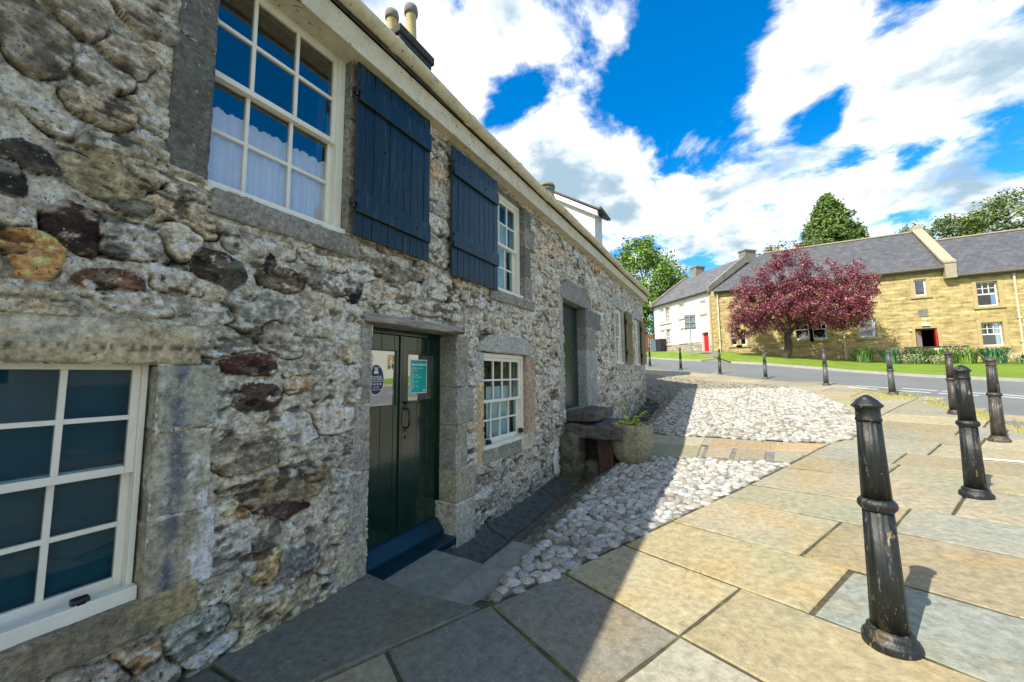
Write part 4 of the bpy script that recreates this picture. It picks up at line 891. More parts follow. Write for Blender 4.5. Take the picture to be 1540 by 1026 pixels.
# -------- front door
def planks(b, y0, y1, z0, z1, x0, x1, n, skip=None):
    pw = (y1-y0)/n
    for k in range(n): b.bev(x0, x1+random.uniform(-.001, .001), y0+k*pw+.0015, y0+(k+1)*pw-.0015, z0, z1, .004)
xd = -.235
d = MB(); yA, yB, zA, zB = 1.97, 2.995, -.06, 1.87
wn1 = (2.04, 2.44, 1.24, 1.72); wn2 = (2.585, 2.93, 1.26, 1.70)
planks(d, yA, yB, zA, 1.24, xd-.03, xd, 7); planks(d, yA, yB, 1.725, zB, xd-.03, xd, 7)
d.bev(xd-.03, xd, yA, 2.04, 1.24, 1.725, .002); d.bev(xd-.03, xd, 2.44, 2.585, 1.24, 1.725, .002); d.bev(xd-.03, xd, 2.93, yB, 1.24, 1.725, .002); d.bev(xd-.03, xd, 2.585, 2.93, 1.702, 1.725, .002); d.bev(xd-.03, xd, 2.585, 2.93, 1.24, 1.26, .002)
d.bev(xd, xd+.016, 2.47, 2.50, zA, zB, .004); d.bev(xd, xd+.010, 2.505, 2.555, zA, zB, .004)
door = d.build('door', m_door, cot); door['label'] = 'glossy dark green plank door with two small glazed panels'
for (a0, a1, b0, b1) in (wn1, wn2):
    g_ = MB(); g_.add([(xd-.017, a0, b0), (xd-.017, a1, b0), (xd-.017, a1, b1), (xd-.017, a0, b1)], [(0, 1, 2, 3)]); g_.build('door_pane', m_glassD, door)
    bk = MB(); bk.box(xd-.034, xd-.031, a0-.01, a1+.01, b0-.01, b1+.01); bk.build('pane_backing', m_dark, door)
fmr = MB(); fmr.bev(-.30, -.20, 1.955, 1.972, -.06, 1.915, .004); fmr.bev(-.30, -.20, 2.994, 3.004, -.06, 1.915, .004); fmr.bev(-.30, -.20, 1.972, 2.994, 1.872, 1.918, .004); fmr.build('door_frame', m_door, cot)
wb_ = MB()  # sloping weather board and painted sill
wb_.prism([(xd+.001, -.06), (xd+.001, .085), (xd+.03, .075), (xd+.115, -.02), (xd+.115, -.06)], 1.985, 2.99, lambda p, q, t: (p, t, q)); wbo = wb_.build('weather_board', m_sill, door)
sl2 = MB(); sl2.bev(-.30, .035, 1.965, 2.99, -.13, -.062, .008); sl2.build('door_sill', m_sill, cot)
hd = MB(); yh, zh = 2.545, 1.10
hd.tube([(xd+.012, yh, zh+.10), (xd+.05, yh, zh+.085), (xd+.065, yh, zh+.04), (xd+.066, yh, zh-.03), (xd+.05, yh, zh-.075), (xd+.012, yh, zh-.09)], [.007, .008, .009, .009, .008, .007], 10)
hd.bev(xd+.0095, xd+.016, yh-.022, yh+.022, zh+.075, zh+.13, .004); hd.bev(xd+.0095, xd+.016, yh-.018, yh+.018, zh-.12, zh-.075, .004); hd.tube([(xd+.012, yh, zh+.14), (xd+.04, yh-.01, zh+.155)], .012, 10)
hd.tube([(xd+.010, yh, zh-.17), (xd+.014, yh, zh-.17)], .014, 12)
hd.build('handle', m_iron, door, True)
def text_mesh(body, size, name, m, parent, loc, ext=.0004, align='CENTER', sx=1.0):
    cu_ = bpy.data.curves.new(name, 'FONT'); cu_.body = body; cu_.size = size; cu_.align_x = align; cu_.align_y = 'CENTER'; cu_.extrude = ext; cu_.resolution_u = 3
    t_ = bpy.data.objects.new(name, cu_); COL.objects.link(t_); dg = bpy.context.evaluated_depsgraph_get(); dg.update()
    me = bpy.data.meshes.new_from_object(t_.evaluated_get(dg)); bpy.data.objects.remove(t_)
    V = np.array([v.co[:] for v in me.vertices]); 
    W_ = np.c_[loc[0]+V[:, 2], loc[1]+V[:, 0]*sx, loc[2]+V[:, 1]]
    for i, v in enumerate(me.vertices): v.co = W_[i]
    me.materials.append(m); o = bpy.data.objects.new(name, me); COL.objects.link(o)
    if parent: o.parent = parent
    return o
# oval tourist plaque behind the left pane and the teal notice
ov = MB(); oy, oz = 2.222, 1.465
def oval(b, ry, rz, x0, x1): b.prism([(oy+ry*cos(2*pi*k/48), oz+rz*sin(2*pi*k/48)) for k in range(48)], x0, x1, lambda p, q, t: (t, p, q))
oval(ov, .088, .135, xd-.0155, xd-.0145); plq = ov.build('oval_plaque', m_wprint, door); plq['label'] = 'oval navy tourist board rating plaque on the glass'
ov = MB(); oval(ov, .082, .128, xd-.0144, xd-.0136); ovo = ov.build('plaque_face', m_navy, door)
tm = []
xt = xd-.0130
tm.append(text_mesh('Scottish', .048, 'plaque_print', m_wprint, None, (xt, oy, oz+.022), sx=.85)); tm.append(text_mesh('TOURIST BOARD', .019, 'x', m_wprint, None, (xt, oy, oz-.002)))
tm.append(text_mesh('VISITOR', .018, 'x', m_wprint, None, (xt, oy, oz-.066))); tm.append(text_mesh('ATTRACTION', .018, 'x', m_wprint, None, (xt, oy, oz-.086)))
def star(b, y, z_, R, x): b.prism([(y+(R if k % 2 == 0 else R*.42)*sin(pi*k/5), z_+(R if k % 2 == 0 else R*.42)*cos(pi*k/5)) for k in range(10)], x, x+.0006, lambda p, q, t: (t, p, q))
pb = MB()
for k in range(4): star(pb, oy-.048+k*.032, oz-.038, .014, xt)
pb.prism([(oy-.07, oz-.0145), (oy+.07, oz-.0145), (oy+.07, oz-.0185), (oy-.07, oz-.0185)], xt, xt+.0006, lambda p, q, t: (t, p, q))
# small thistle emblem
pb.prism([(oy-.020, oz+.052), (oy+.020, oz+.052), (oy+.026, oz+.068), (oy+.012, oz+.080), (oy-.012, oz+.080), (oy-.026, oz+.068)], xt, xt+.0006, lambda p, q, t: (t, p, q))
for a_ in (-.5, -.25, 0, .25, .5): pb.prism([(oy+.010*a_*2-.003, oz+.083), (oy+.010*a_*2+.003, oz+.083), (oy+.05*a_+.002, oz+.112), (oy+.05*a_-.002, oz+.112)], xt, xt+.0006, lambda p, q, t: (t, p, q))
for t_ in tm:
    me = t_.data; pb.add([v.co[:] for v in me.vertices], [tuple(p.vertices) for p in me.polygons]); bpy.data.objects.remove(t_)
pb.build('plaque_print', m_wprint, door)
nb_ = MB(); nb_.box(xd-.0155, xd-.0145, 2.625, 2.855, 1.325, 1.655); no_ = nb_.build('notice', m_wprint, door); no_['label'] = 'turquoise printed notice with a white border'
nb_ = MB(); nb_.box(xd-.0144, xd-.0136, 2.633, 2.847, 1.333, 1.647); nb_.build('notice_face', m_teal, door)
pb = MB(); bx = lambda a0, a1, b0, b1: pb.box(xd-.0134, xd-.0129, a0, a1, b0, b1)
y = 2.642
for w_ in (.05, .035, .06, .03): bx(y, y+w_, 1.598, 1.612); y += w_+.008
for k, (w_, n_) in enumerate(((.07, 2), (.025, 1), (.02, 0), (.04, 1), (.05, 2), (.03, 0), (.035, 1), (.025, 0), (.04, 1), (.02, 0))):
    z_ = 1.568-k*.022; bx(2.642, 2.642+w_, z_, z_+.005)
    if n_: bx(2.66+w_, 2.66+w_+.03*n_, z_, z_+.004)
bx(2.80, 2.835, 1.345, 1.358); pb.build('notice_print', m_wprint, door)
def join(names, new):
    obs = [bpy.data.objects[n_] for n_ in names]; V = []; F = []; MI = []; ms = []; n_ = 0
    for k, o_ in enumerate(obs):
        V += [v.co[:] for v in o_.data.vertices]; F += [tuple(i+n_ for i in p.vertices) for p in o_.data.polygons]; MI += [k]*len(o_.data.polygons); ms.append(o_.data.materials[0]); n_ = len(V)
    par = obs[0].parent; lab = obs[0].get('label')
    for o_ in obs: bpy.data.objects.remove(o_)
    o_ = mesh_np(new, V, F, None, par)
    for m_q in ms: o_.data.materials.append(m_q)
    if len(o_.data.polygons) == len(MI): o_.data.polygons.foreach_set('material_index', MI)
    if lab: o_['label'] = lab
    return o_
join(['notice', 'notice_face', 'notice_print'], 'notice'); join(['oval_plaque', 'plaque_face', 'plaque_print'], 'oval_plaque')
# timber lintel over the front door
Vb, Fb = rbox((-.22, .055, 1.86, 3.09, 1.918, 1.988), 6, .01, .012, 9, 3, (8, 60, 4)); Vb[:, 2] += -.018*(Vb[:, 1]-1.86)*0; o = mesh_np('timber_lintel', Vb, Fb, m_wood, cot, None, True); o['label'] = 'cracked grey timber lintel over the front door'
# -------- second door
xd2 = -.16; d = MB(); planks(d, 5.93, 7.02, .88, 2.76, xd2-.03, xd2, 6); d.bev(xd2-.03, xd2+.01, 5.93, 7.02, 2.76, 2.80, .004)
m_door2 = mat('dark_teal_paint', (.003, .026, .024), .3, 7, .25, 26, .1, spec=.5)
door2 = d.build('door', m_door2, cot); door2['label'] = 'narrow dark teal door at the top of the stone steps'
kb = MB(); 
for z_ in (2.03, 1.78, 1.56): kb.tube([(xd2, 6.62, z_), (xd2+.045, 6.62, z_)], .016 if z_ > 2 else .011, 10)
kb.build('door_furniture', mat('brass_knob', (.5, .45, .35), .25, 5, 0, 30, 0, metal=.9), door2)
# iron staple on the wall beside the upper sill, round plaque, shutter holdbacks
b = MB(); b.tube([(.02, 7.85, 1.78), (.06, 7.85, 1.83), (.08, 7.85, 1.76), (.05, 7.85, 1.70)], .012, 8); b.build('wall_hook', m_iron, cot)
b = MB(); b.lathe([(.11, 0), (.115, .02), (.09, .035)], 0, 0, 28); V = np.concatenate(b.V); V2 = np.c_[V[:, 2]+.03, V[:, 0]+6.75, V[:, 1]+3.62]
mesh_np('round_stone', V2, [fc for fc in b.F], m_dress, cot, np.tile((.42, .42, .38), (len(V2), 1)), False)
# -------- chimneys
def chimney(y0, y1, x0, x1, ztop, pots, m, cap=.06, zb=5.6):
    b = MB(); b.bev(x0, x1, y0, y1, zb, ztop-.16, .02); b.bev(x0-cap, x1+cap, y0-cap, y1+cap, ztop-.16, ztop, .02); b.bev(x0-cap*.3, x1+cap*.3, y0-cap*.3, y1+cap*.3, ztop-.27, ztop-.165, .01)
    c_ = b.build('chimney', m, cot)
    for (px_, py_, rr, hh, cowl) in pots:
        if cowl != 2: pd = MB(); pd.lathe([(rr*1.03, hh*.80), (rr*1.15, hh*.85), (rr*1.17, hh*.93), (rr*1.05, hh+.02), (rr*.8, hh+.03)], 0, 0, 24)
        p = MB(); p.lathe([(rr*1.12, 0), (rr*1.12, .05), (rr, .08), (rr*.88, hh*.8), (rr*1.02, hh*.84), (rr*1.05, hh*.93), (rr*.92, hh)], 0, 0, 24)
        if cowl: p.lathe([(rr*1.1, hh+.05), (rr*1.1, hh+.09), (rr*.85, hh+.2), (rr*.3, hh+.27)], 0, 0, 24)
        po = p.build('chimney_pot', m_pot if cowl != 2 else m_greyw, c_, True); po.location = (px_, py_, ztop)
        if cowl != 2: pr_ = pd.build('chimney_pot_rim', m_greyw, c_, True); pr_.location = (px_, py_, ztop)
    return c_
chimney(4.42, 5.22, -3.1, -2.45, 7.86, [(-2.62, 4.84, .115, .82, 0), (-2.95, 4.66, .115, .72, 0)], mat('dark_chimney_stone', (.05, .05, .048), .9, 6, .3, 30, .6, spots=[((.14, .135, .12), 9, .55, .68, .6)]))
chimney(11.0, 12.0, -3.1, -2.5, 7.55, [(-2.75, 11.45, .26, .38, 2)], m_greyw)

# -------- stone steps to the second door (things)
m_boul = mat('mossy_dark_stone', (.13, .125, .095), .92, 16, .5, 40, 1.0, dist=.012, spots=[((.06, .065, .04), 5, .5, .62, .7), ((.32, .31, .27), 26, .62, .68, .6)])
def rough(name, b, m, label, cat, seed, amp=.02, rad=.03, group=None, segs=(24, 34, 12), nsc=4):
    V, F = rbox(b, 8, rad, amp, nsc, seed, segs); V = V+(np.round(fb(V[:, 0]*9, V[:, 1]*9, V[:, 2]*5, 3, seed)*5)/5*.012)[:, None]*np.array([1, .6, .3]); return tag(mesh_np(name, V, F, m, smooth=True), label, cat, group)
rough('stone_step', (.02, .52, 5.86, 7.05, .72, .885), m_stepm, 'topmost dark stone step against the sill of the narrow teal door', 'stone step', 3, .035, group='dark stone steps by the teal door')
rough('stone_step', (.10, .98, 5.70, 6.85, .50, .70), m_stepm, 'overhanging middle dark stone step above the hollow', 'stone step', 5, .05, group='dark stone steps by the teal door')
rough('stone_step', (.56, 1.10, 6.05, 7.0, .30, .50), m_stepm, 'lowest dark stone step partly behind the stone planter', 'stone step', 8, .045, group='dark stone steps by the teal door')
rough('boulder', (.02, .30, 5.62, 6.1, -.30, .56), m_boul, 'upright mossy boulder under the steps against the wall', 'boulder', 12, .11, .05, segs=(10, 14, 20))
rough('boulder', (.30, .56, 5.9, 6.3, -.30, .10), m_boul, 'low rounded boulder in the hollow beneath the steps', 'boulder', 14, .04, .08)
b_ = rough('brick_pier', (.56, .80, 5.85, 6.2, -.25, .50), mat('sooty_brick', (.10, .048, .038), .9, 7, .4, 30, .7, spots=[((.06, .055, .05), 4, .5, .6, .8)]), 'reddish sooty pier holding up the middle step', 'pier', 16, .02, .02)
rough('back_fill', (.02, 1.05, 6.45, 7.0, -.2, .50), m_boul, 'dark rubble base behind the hollow under the steps', 'rubble base', 19, .03, .03)
rough('stone', (.02, .07, 5.34, 5.46, -.02, .36), mat('limewashed_stone', (.62, .63, .62), .85, 7, .15, 30, .5), 'pale limewashed stone leaning at the wall foot', 'stone', 21, .02, .02, segs=(4, 8, 16), nsc=5)

# =================================================================== STREET FURNITURE
def make_bollard(m, label):
    t = thing('bollard', (0, 0, 0), label, 'bollard', 'cast iron bollards along the pavement edge')
    fl = lambda th, z: 1-.05*(.5+.5*cos(th*12))
    b = MB(); b.lathe([(.068, .075), (.063, .3), (.057, .60)], seg=96, mod=fl); b.lathe([(.056, .655), (.051, .85), (.046, 1.03)], seg=96, mod=fl); b.build('shaft', m, t, True)
    b = MB(); b.lathe([(.104, -.10), (.104, .028), (.098, .040), (.086, .044), (.086, .058), (.082, .072), (.072, .080), (.064, .080)], seg=40); b.build('base', m, t, True)
    b = MB(); b.lathe([(.054, .600), (.062, .606), (.071, .618), (.073, .630), (.071, .642), (.062, .654), (.052, .660)], seg=40); b.build('collar', m, t, True)
    b = MB(); b.lathe([(.042, 1.02), (.050, 1.024), (.051, 1.032), (.047, 1.040), (.046, 1.076), (.050, 1.086), (.059, 1.092), (.060, 1.100), (.052, 1.108), (.040, 1.124), (.025, 1.138), (.011, 1.147), (.002, 1.150)], seg=40); b.build('cap', m, t, True)
    return t
def copy_tree(o, parent=None, m=None):
    c = o.copy(); COL.objects.link(c)
    if parent: c.parent = parent
    for ch in [q for q in list(bpy.data.objects) if q.parent == o]: copy_tree(ch, c, m)
    return c
BP = [(2.99,2.47,'A','nearest and largest black bollard with a rusty foot'), (4.22,4.93,'A','second nearest black bollard, just left of the brown rusted one at the right edge'),
 (5.53,7.75,'B','brown rusted bollard by the white line at the right edge'), (5.94,9.98,'B','brown bollard between the near black pair and the road markings'),
 (5.99,13.1,'G','grey bollard in a patch of yellow grass at the kerb'), (5.05,15.13,'G','grey bollard past the corner of the cobbles, dry stalks at its foot'),
 (3.7,18.12,'G','grey bollard just right of the purple tree trunk'), (2.08,19.43,'B','brown bollard below the white downpipe of the stone house'),
 (.27,21.33,'A','slim dark bollard in front of the white house with the road sign'), (-1.6,23.3,'A','farthest dark bollard close to the corner of the cottage')]
protos = {'A': make_bollard(m_bolA, BP[0][3])}
first_used = {}
for i, (x, y, k, lab) in enumerate(BP):
    if k not in protos: protos[k] = make_bollard({'B': m_bolB, 'G': m_bolG}[k], lab)
    if k not in first_used: o = protos[k]; first_used[k] = 1
    else: o = copy_tree(protos[k])
    o.location = (x, y, g1(x, y)+.03); o['label'] = lab
    o.rotation_euler = (R_(random.uniform(-.8, .8)), R_(random.uniform(-.8, .8)), random.uniform(0, 6))
protos['A'].rotation_euler = (0, R_(.6), 2.2)

# planter and fern
pl = MB(); n = 64
def ocm(th, z): return 1+.07*abs(cos(4*th+.3))-.035+.03*cos(3*th+z*5)
pt = thing('planter', (1.06, 6.02, .14), 'rough octagonal stone planter on the cobbles beside the dark steps', 'planter')
pl.lathe([(.15, -.03), (.20, .0), (.245, .05), (.285, .15), (.305, .30), (.306, .44), (.300, .55), (.300, .58), (.275, .59), (.252, .575), (.245, .50), (.2, .50), (.05, .50)], seg=n, mod=ocm)
V = np.concatenate(pl.V); nn = fb(V[:, 0]*7, V[:, 1]*7, V[:, 2]*7, 4, 5)*.02; rr_ = np.hypot(V[:, 0], V[:, 1])[:, None]+1e-6; V[:, :2] += V[:, :2]/rr_*nn[:, None]
mesh_np('bowl', V, pl.F, m_plant, pt, None, True)
b = MB(); b.lathe([(.255, .46), (.25, .52), (.12, .54), (.01, .545)], seg=24); b.build('compost', m_soil, pt)
fern = thing('potted_plant', (1.06, 6.02, .66), 'small yellow green leafy plant growing in the stone planter', 'plant')
fb_ = MB(); sb_ = MB()
def leaf(b, p, d, n_, L, W_, c=None):
    d = Vector(d).normalized(); n_ = Vector(n_).normalized(); s_ = d.cross(n_).normalized(); p = Vector(p)
    b.add([tuple(p), tuple(p+d*L*.45+s_*W_/2), tuple(p+d*L), tuple(p+d*L*.45-s_*W_/2)], [(0, 1, 2, 3)], c)
for (az, ln, rise, nl) in [(-2.2, .22, .40, 11), (.4, .28, .24, 11), (1.2, .2, .16, 8), (-1.2, .22, .10, 8), (3.0, .22, .08, 8), (-.6, .24, .07, 8), (2.2, .18, .14, 7), (-2.8, .25, .05, 7), (0, .1, .12, 6), (-1.6, .15, .06, 7)]:
    pts = [Vector((cos(az)*ln*t_*.9, sin(az)*ln*t_*.9, rise*sin(t_*pi*.55))) for t_ in np.linspace(0, 1, 10)]
    sb_.tube(pts, .004, 5)
    for k in range(nl):
        t_ = .25+.75*k/nl; q = pts[min(9, int(t_*9))]
        for s_ in (-1, 1):
            dv = Vector((cos(az+s_*1.1), sin(az+s_*1.1), random.uniform(-.1, .5)))
            leaf(fb_, q, dv, (random.uniform(-.4, .4), random.uniform(-.4, .4), 1), random.uniform(.06, .095), random.uniform(.034, .052))
fb_.build('foliage', m_leafY, fern); sb_.build('stem', mat('stem', (.22, .20, .05), .7, 9, .2, 30, 0), fern)

# grass and weeds in the joints
def tufts(name, pts, m, lab, cat, h=(.05, .12), nb=22, r=.10):
    b = MB()
    for (x, y) in pts:
        for k in range(nb):
            a_ = random.uniform(0, 6.28); q = r*random.random()**.7; px, py = x+q*cos(a_), y+q*sin(a_); z = g1(px, py)+.015; hh = random.uniform(*h)
            lx, ly = random.uniform(-.5, .5)*hh, random.uniform(-.5, .5)*hh; w_ = .004+.02*hh; ca_, sa_ = cos(a_)*w_, sin(a_)*w_
            b.add([(px-ca_, py-sa_, z), (px+ca_, py+sa_, z), (px+lx*.5+ca_*.6, py+ly*.5+sa_*.6, z+hh*.6), (px+lx, py+ly, z+hh*.95), (px+lx*.5-ca_*.6, py+ly*.5-sa_*.6, z+hh*.6)], [(0, 1, 2, 3, 4)])
    return tag(b.build(name, m), lab, cat, kind='stuff')
m_dry = mat('dry_grass', (.42, .40, .07), .7, 5, .3, 30, 0); m_weed = mat('weed', (.16, .26, .03), .6, 5, .3, 30, 0)
tufts('dry_grass', [(5.9+random.uniform(-.55, .55), 12.9+random.uniform(-.9, 1.0)) for _ in range(60)]+[(6.2+random.uniform(-.15, .15), 10.4+random.uniform(-1.2, 1.2)) for _ in range(40)]+[(6.1+random.uniform(-.1, .1), 8.2+random.uniform(-.7, .7)) for _ in range(16)], m_dry, 'yellow dry grass growing along the pavement edge round the bollards', 'grass', (.03, .10), 16, .12)
tufts('weeds', [tuple(U0+ud*a_+vd*b_) for a_, b_ in [(.02, .05), (.62, .30), (.61, .03), (1.26, .01), (1.24, .6), (2.6, -.02), (3.3, -.02), (1.93, .02), (-.3, -.01), (1.9, 1.0), (.0, .35)]]+[(2.4, 6.27), (.05, 3.7), (4.2, 3.2)], m_weed, 'tiny green weeds in the joints of the paving', 'weeds', (.015, .045), 26, .05)
lv = MB()
for k in range(110):
    x, y = random.uniform(.28, .5), random.uniform(4.6, 6.0)
    if random.random() < .4: x, y = random.uniform(.25, .55), random.uniform(5.2, 5.9)
    z = g1(x, y)+.02; a_ = random.uniform(0, 6.3); leaf(lv, (x, y, z), (cos(a_), sin(a_), random.uniform(-.1, .3)), (random.uniform(-.4, .4), random.uniform(-.4, .4), 1), random.uniform(.025, .05), random.uniform(.015, .03))
tag(lv.build('fallen_leaves', mat('dead_leaf', (.26, .10, .035), .8, 9, .4, 30, 0)), 'brown dead leaves lying in the drain below the steps', 'leaves', kind='stuff')

# road sign seen from behind
sg_ = thing('road_sign', (.36, 27.4, float(gz(.36, 27.4))), 'grey back of a square road sign on a pole in front of the white house', 'road sign', rz=R_(-4))
b = MB(); b.tube([(0, 0, -.1), (0, 0, 2.85)], .04, 12); b.build('pole', m_metal, sg_)
b = MB(); b.bev(-.34, .34, .045, .06, 1.85, 2.85, .005); b.build('sign_plate', mat('sign_back', (.16, .21, .22), .5, 3, .08, 20, 0), sg_)
b = MB(); b.box(-.34, .34, -.005, .044, 2.28, 2.33); b.box(-.33, .33, .0, .044, 2.70, 2.73); b.box(-.33, .33, .0, .044, 1.96, 1.99); b.build('rail', m_metal, sg_)

# =================================================================== WHITE HOUSE
dW = Vector((-.68856, .72518, 0)); wW = Vector((.72518, .68856, 0)); cW = Vector((1.55, 30.4, 0))
wh = thing('white_house', (0, 0, 0), 'two storey white rendered house with slate roof and red front door', 'house')
def fW(s, d, z): p = cW+dW*s-wW*d; return (p.x, p.y, z)     # s along facade, d outwards
LW, DW, EV, AP = 6.9, 7.4, 7.45, 10.25
ops = [(4.50, 5.94, 5.83, 7.20), (2.77, 3.40, 5.96, 7.12), (.47, 1.0, 5.95, 6.9), (4.52, 5.94, 3.95, 5.28), (2.70, 3.40, 3.95, 5.12), (.32, 1.0, 2.9, 4.48)]
def wall_holes(b, s0, s1, z0, z1, ops, fr, th=.3, d=0.0):
    ss_ = sorted({s0, s1, *[v for o in ops for v in o[:2]]}); zs = sorted({z0, z1, *[v for o in ops for v in o[2:]]})
    ss_ = [v for v in ss_ if s0 <= v <= s1]; zs = [v for v in zs if z0 <= v <= z1]
    hole = lambda s, z: any(o[0] < s < o[1] and o[2] < z < o[3] for o in ops)
    for i in range(len(ss_)-1):
        for j in range(len(zs)-1):
            a0, a1, b0, b1 = ss_[i], ss_[i+1], zs[j], zs[j+1]; sm, zm = (a0+a1)/2, (b0+b1)/2
            if hole(sm, zm): continue
            b.add([fr(a0, d, b0), fr(a1, d, b0), fr(a1, d, b1), fr(a0, d, b1)], [(0, 1, 2, 3)])
    for o in ops:
        a0, a1, b0, b1 = o
        b.add([fr(a0, d, b0), fr(a0, d-th, b0), fr(a0, d-th, b1), fr(a0, d, b1)], [(0, 1, 2, 3)]); b.add([fr(a1, d, b0), fr(a1, d, b1), fr(a1, d-th, b1), fr(a1, d-th, b0)], [(0, 1, 2, 3)])
        b.add([fr(a0, d, b1), fr(a0, d-th, b1), fr(a1, d-th, b1), fr(a1, d, b1)], [(0, 1, 2, 3)]); b.add([fr(a0, d, b0), fr(a1, d, b0), fr(a1, d-th, b0), fr(a0, d-th, b0)], [(0, 1, 2, 3)])
b = MB(); wall_holes(b, 0, LW, 2.2, EV, ops, fW); 
b.add([fW(LW, 0, 2.2), fW(LW, -DW, 2.2), fW(LW, -DW, EV), fW(LW, -DW/2, AP), fW(LW, 0, EV)], [(0, 1, 2, 3, 4)])
b.add([fW(0, -DW, 2.2), fW(LW, -DW, 2.2), fW(LW, -DW, EV), fW(0, -DW, EV)], [(0, 1, 2, 3)]); b.build('wall', m_harl, wh)
b = MB(); b.add([fW(-.02, 0, 2.2), fW(-.02, 0, EV), fW(-.02, -DW/2, AP), fW(-.02, -DW, EV), fW(-.02, -DW, 2.2)], [(0, 1, 2, 3, 4)]); b.build('gable', m_greyw, wh)
b = MB()
for sd in (0, 1):
    e, c_ = (-.0+.22, EV-.08) if sd == 0 else (-DW-.22, EV-.08)
    b.prism([(e, c_), (e, c_+.09), (-DW/2, AP+.13), (-DW/2, AP+.03)], .12, LW+.12, lambda p, q, t: fW(t, p, q))
b.build('roof', brick_mat('white_house_slates', (.15, .15, .165), (.12, .12, .13), (.06, .06, .06), .35, .2, (0, 2), .4, .01, rough=.7), wh)
for sd in (0, 1):   # raised gable copings, near end is cement grey
    for s_ in (-.12, LW-.05):
        b = MB(); e = .18 if sd == 0 else -DW-.18; b.prism([(e, EV-.12), (e, EV+.32), (-DW/2, AP+.42 if s_ < 1 else AP+.30), (-DW/2, AP-.2)], s_, s_+.26, lambda p, q, t: fW(t, p, q)); b.build('gable_coping', m_greyw, wh)
b = MB(); b.box(-.14, .45, -DW/2-.5, -DW/2+.5, AP-.5, AP+.42, fr=fW); b.box(-.20, .51, -DW/2-.56, -DW/2+.56, AP+.42, AP+.53, fr=fW); b.build('chimney', m_greyw, wh)
b = MB(); b.box(5.1, 5.8, -DW/2-.45, -DW/2+.45, AP-.5, AP+.65, fr=fW); b.box(5.03, 5.87, -DW/2-.5, -DW/2+.5, AP+.65, AP+.78, fr=fW); ch_ = b.build('chimney', m_greyw, wh)
b = MB(); b.box(1.02, LW+.01, .0, .04, 2.3, 3.85, fr=fW); b.box(-.0, .28, .0, .04, 2.3, 3.5, fr=fW); b.build('plinth', brick_mat('plinth_rubble', (.44, .40, .28), (.32, .31, .22), (.24, .22, .16), .4, .2, (1, 2), .8, .02), wh)
b = MB(); b.box(-.03, .02, -.02, .03, 2.3, EV+.1, fr=fW)
for k in range(13): b.box(-.03, .14 if k % 2 else .19, -.02, .032, 2.9+.35*k, 3.24+.35*k, fr=fW)
b.build('quoins', m_ash, wh)
b = MB(); b.tube([Vector(fW(0.05, .2, EV-.02)), Vector(fW(LW+.1, .2, EV-.02))], .07, 8); b.tube([Vector(fW(LW-.1, .09, EV-.05)), Vector(fW(LW-.1, .09, 2.9))], .045, 8); b.build('gutter', m_iron, wh)
def simple_window(parent, fr, a0, a1, b0, b1, cols, rows_, lights=1, rec=-.14, m=m_pvc, marg=None, low=None):
    b = MB(); n_ = lights; w_ = (a1-a0)/n_
    for q in range(n_):
        s0, s1 = a0+w_*q, a0+w_*(q+1); f_ = .055
        b.box(s0, s0+f_, rec-.05, rec, b0, b1, fr=fr); b.box(s1-f_, s1, rec-.05, rec, b0, b1, fr=fr); b.box(s0+f_, s1-f_, rec-.05, rec, b1-f_, b1, fr=fr); b.box(s0+f_, s1-f_, rec-.05, rec+.03, b0, b0+f_*1.4, fr=fr)
        zm = (b0+b1)/2; b.box(s0+f_, s1-f_, rec-.045, rec+.01, zm-.03, zm+.03, fr=fr)
        for c_ in range(1, cols): x = s0+f_+(w_-2*f_)*c_/cols; b.box(x-.014, x+.014, rec-.04, rec-.004, (b0+f_) if low is None else zm+.03, b1-f_, fr=fr)
        for c_ in range(1, rows_):
            if rows_ == 2: z_ = zm+.03+(b1-f_-zm-.03)*.5; b.box(s0+f_, s1-f_, rec-.039, rec-.006, z_-.014, z_+.014, fr=fr)
            else: z_ = b0+f_+(b1-b0-2*f_)*c_/rows_; b.box(s0+f_, s1-f_, rec-.039, rec-.006, z_-.014, z_+.014, fr=fr)
    wo_ = b.build('window', m, parent)
    g_ = MB(); g_.add([fr(a0, rec-.03, b0), fr(a1, rec-.03, b0), fr(a1, rec-.03, b1), fr(a0, rec-.03, b1)], [(0, 1, 2, 3)]); g_.build('pane', m_glassF, wo_)
    k_ = MB(); k_.box(a0-.05, a1+.05, rec-.8, rec-.7, b0-.05, b1+.05, fr=fr); k_.build('blind' if False else 'room_backing', m_room, wo_)
    return wo_
for k, o_ in enumerate(ops[:5]):
    l_ = 2 if k in (0, 3) else 1; simple_window(wh, fW, *o_, 2, 4, l_)
    b = MB(); a0, a1, b0, b1 = o_; b.box(a0-.1, a1+.1, -.1, .10, b0-.12, b0-.002, fr=fW); b.box(a0-.12, a0-.002, -.1, .03, b0, b1+.1, fr=fW); b.box(a1+.002, a1+.12, -.1, .03, b0, b1+.1, fr=fW)
    if l_ == 2: b.box((a0+a1)/2-.08, (a0+a1)/2+.08, -.1, .03, b0, b1, fr=fW)
    b.build('window_surround', mat('pinkish_margin', (.55, .48, .45), .9, 6, .08, 40, .2) if k == 0 else bpy.data.materials['pinkish_margin'], wh)
b = MB(); b.bev(.32, 1.0, -.22, -.16, 2.98, 4.40, .01, fr=fW); 
for (p0, p1, q0, q1) in ((.38, .63, 3.05, 3.6), (.69, .94, 3.05, 3.6), (.38, .63, 3.68, 4.15), (.69, .94, 3.68, 4.15)): b.bev(p0, p1, -.16, -.145, q0, q1, .01, fr=fW)
do = b.build('door', m_red, wh); do['label'] = 'bright red front door of the white house'
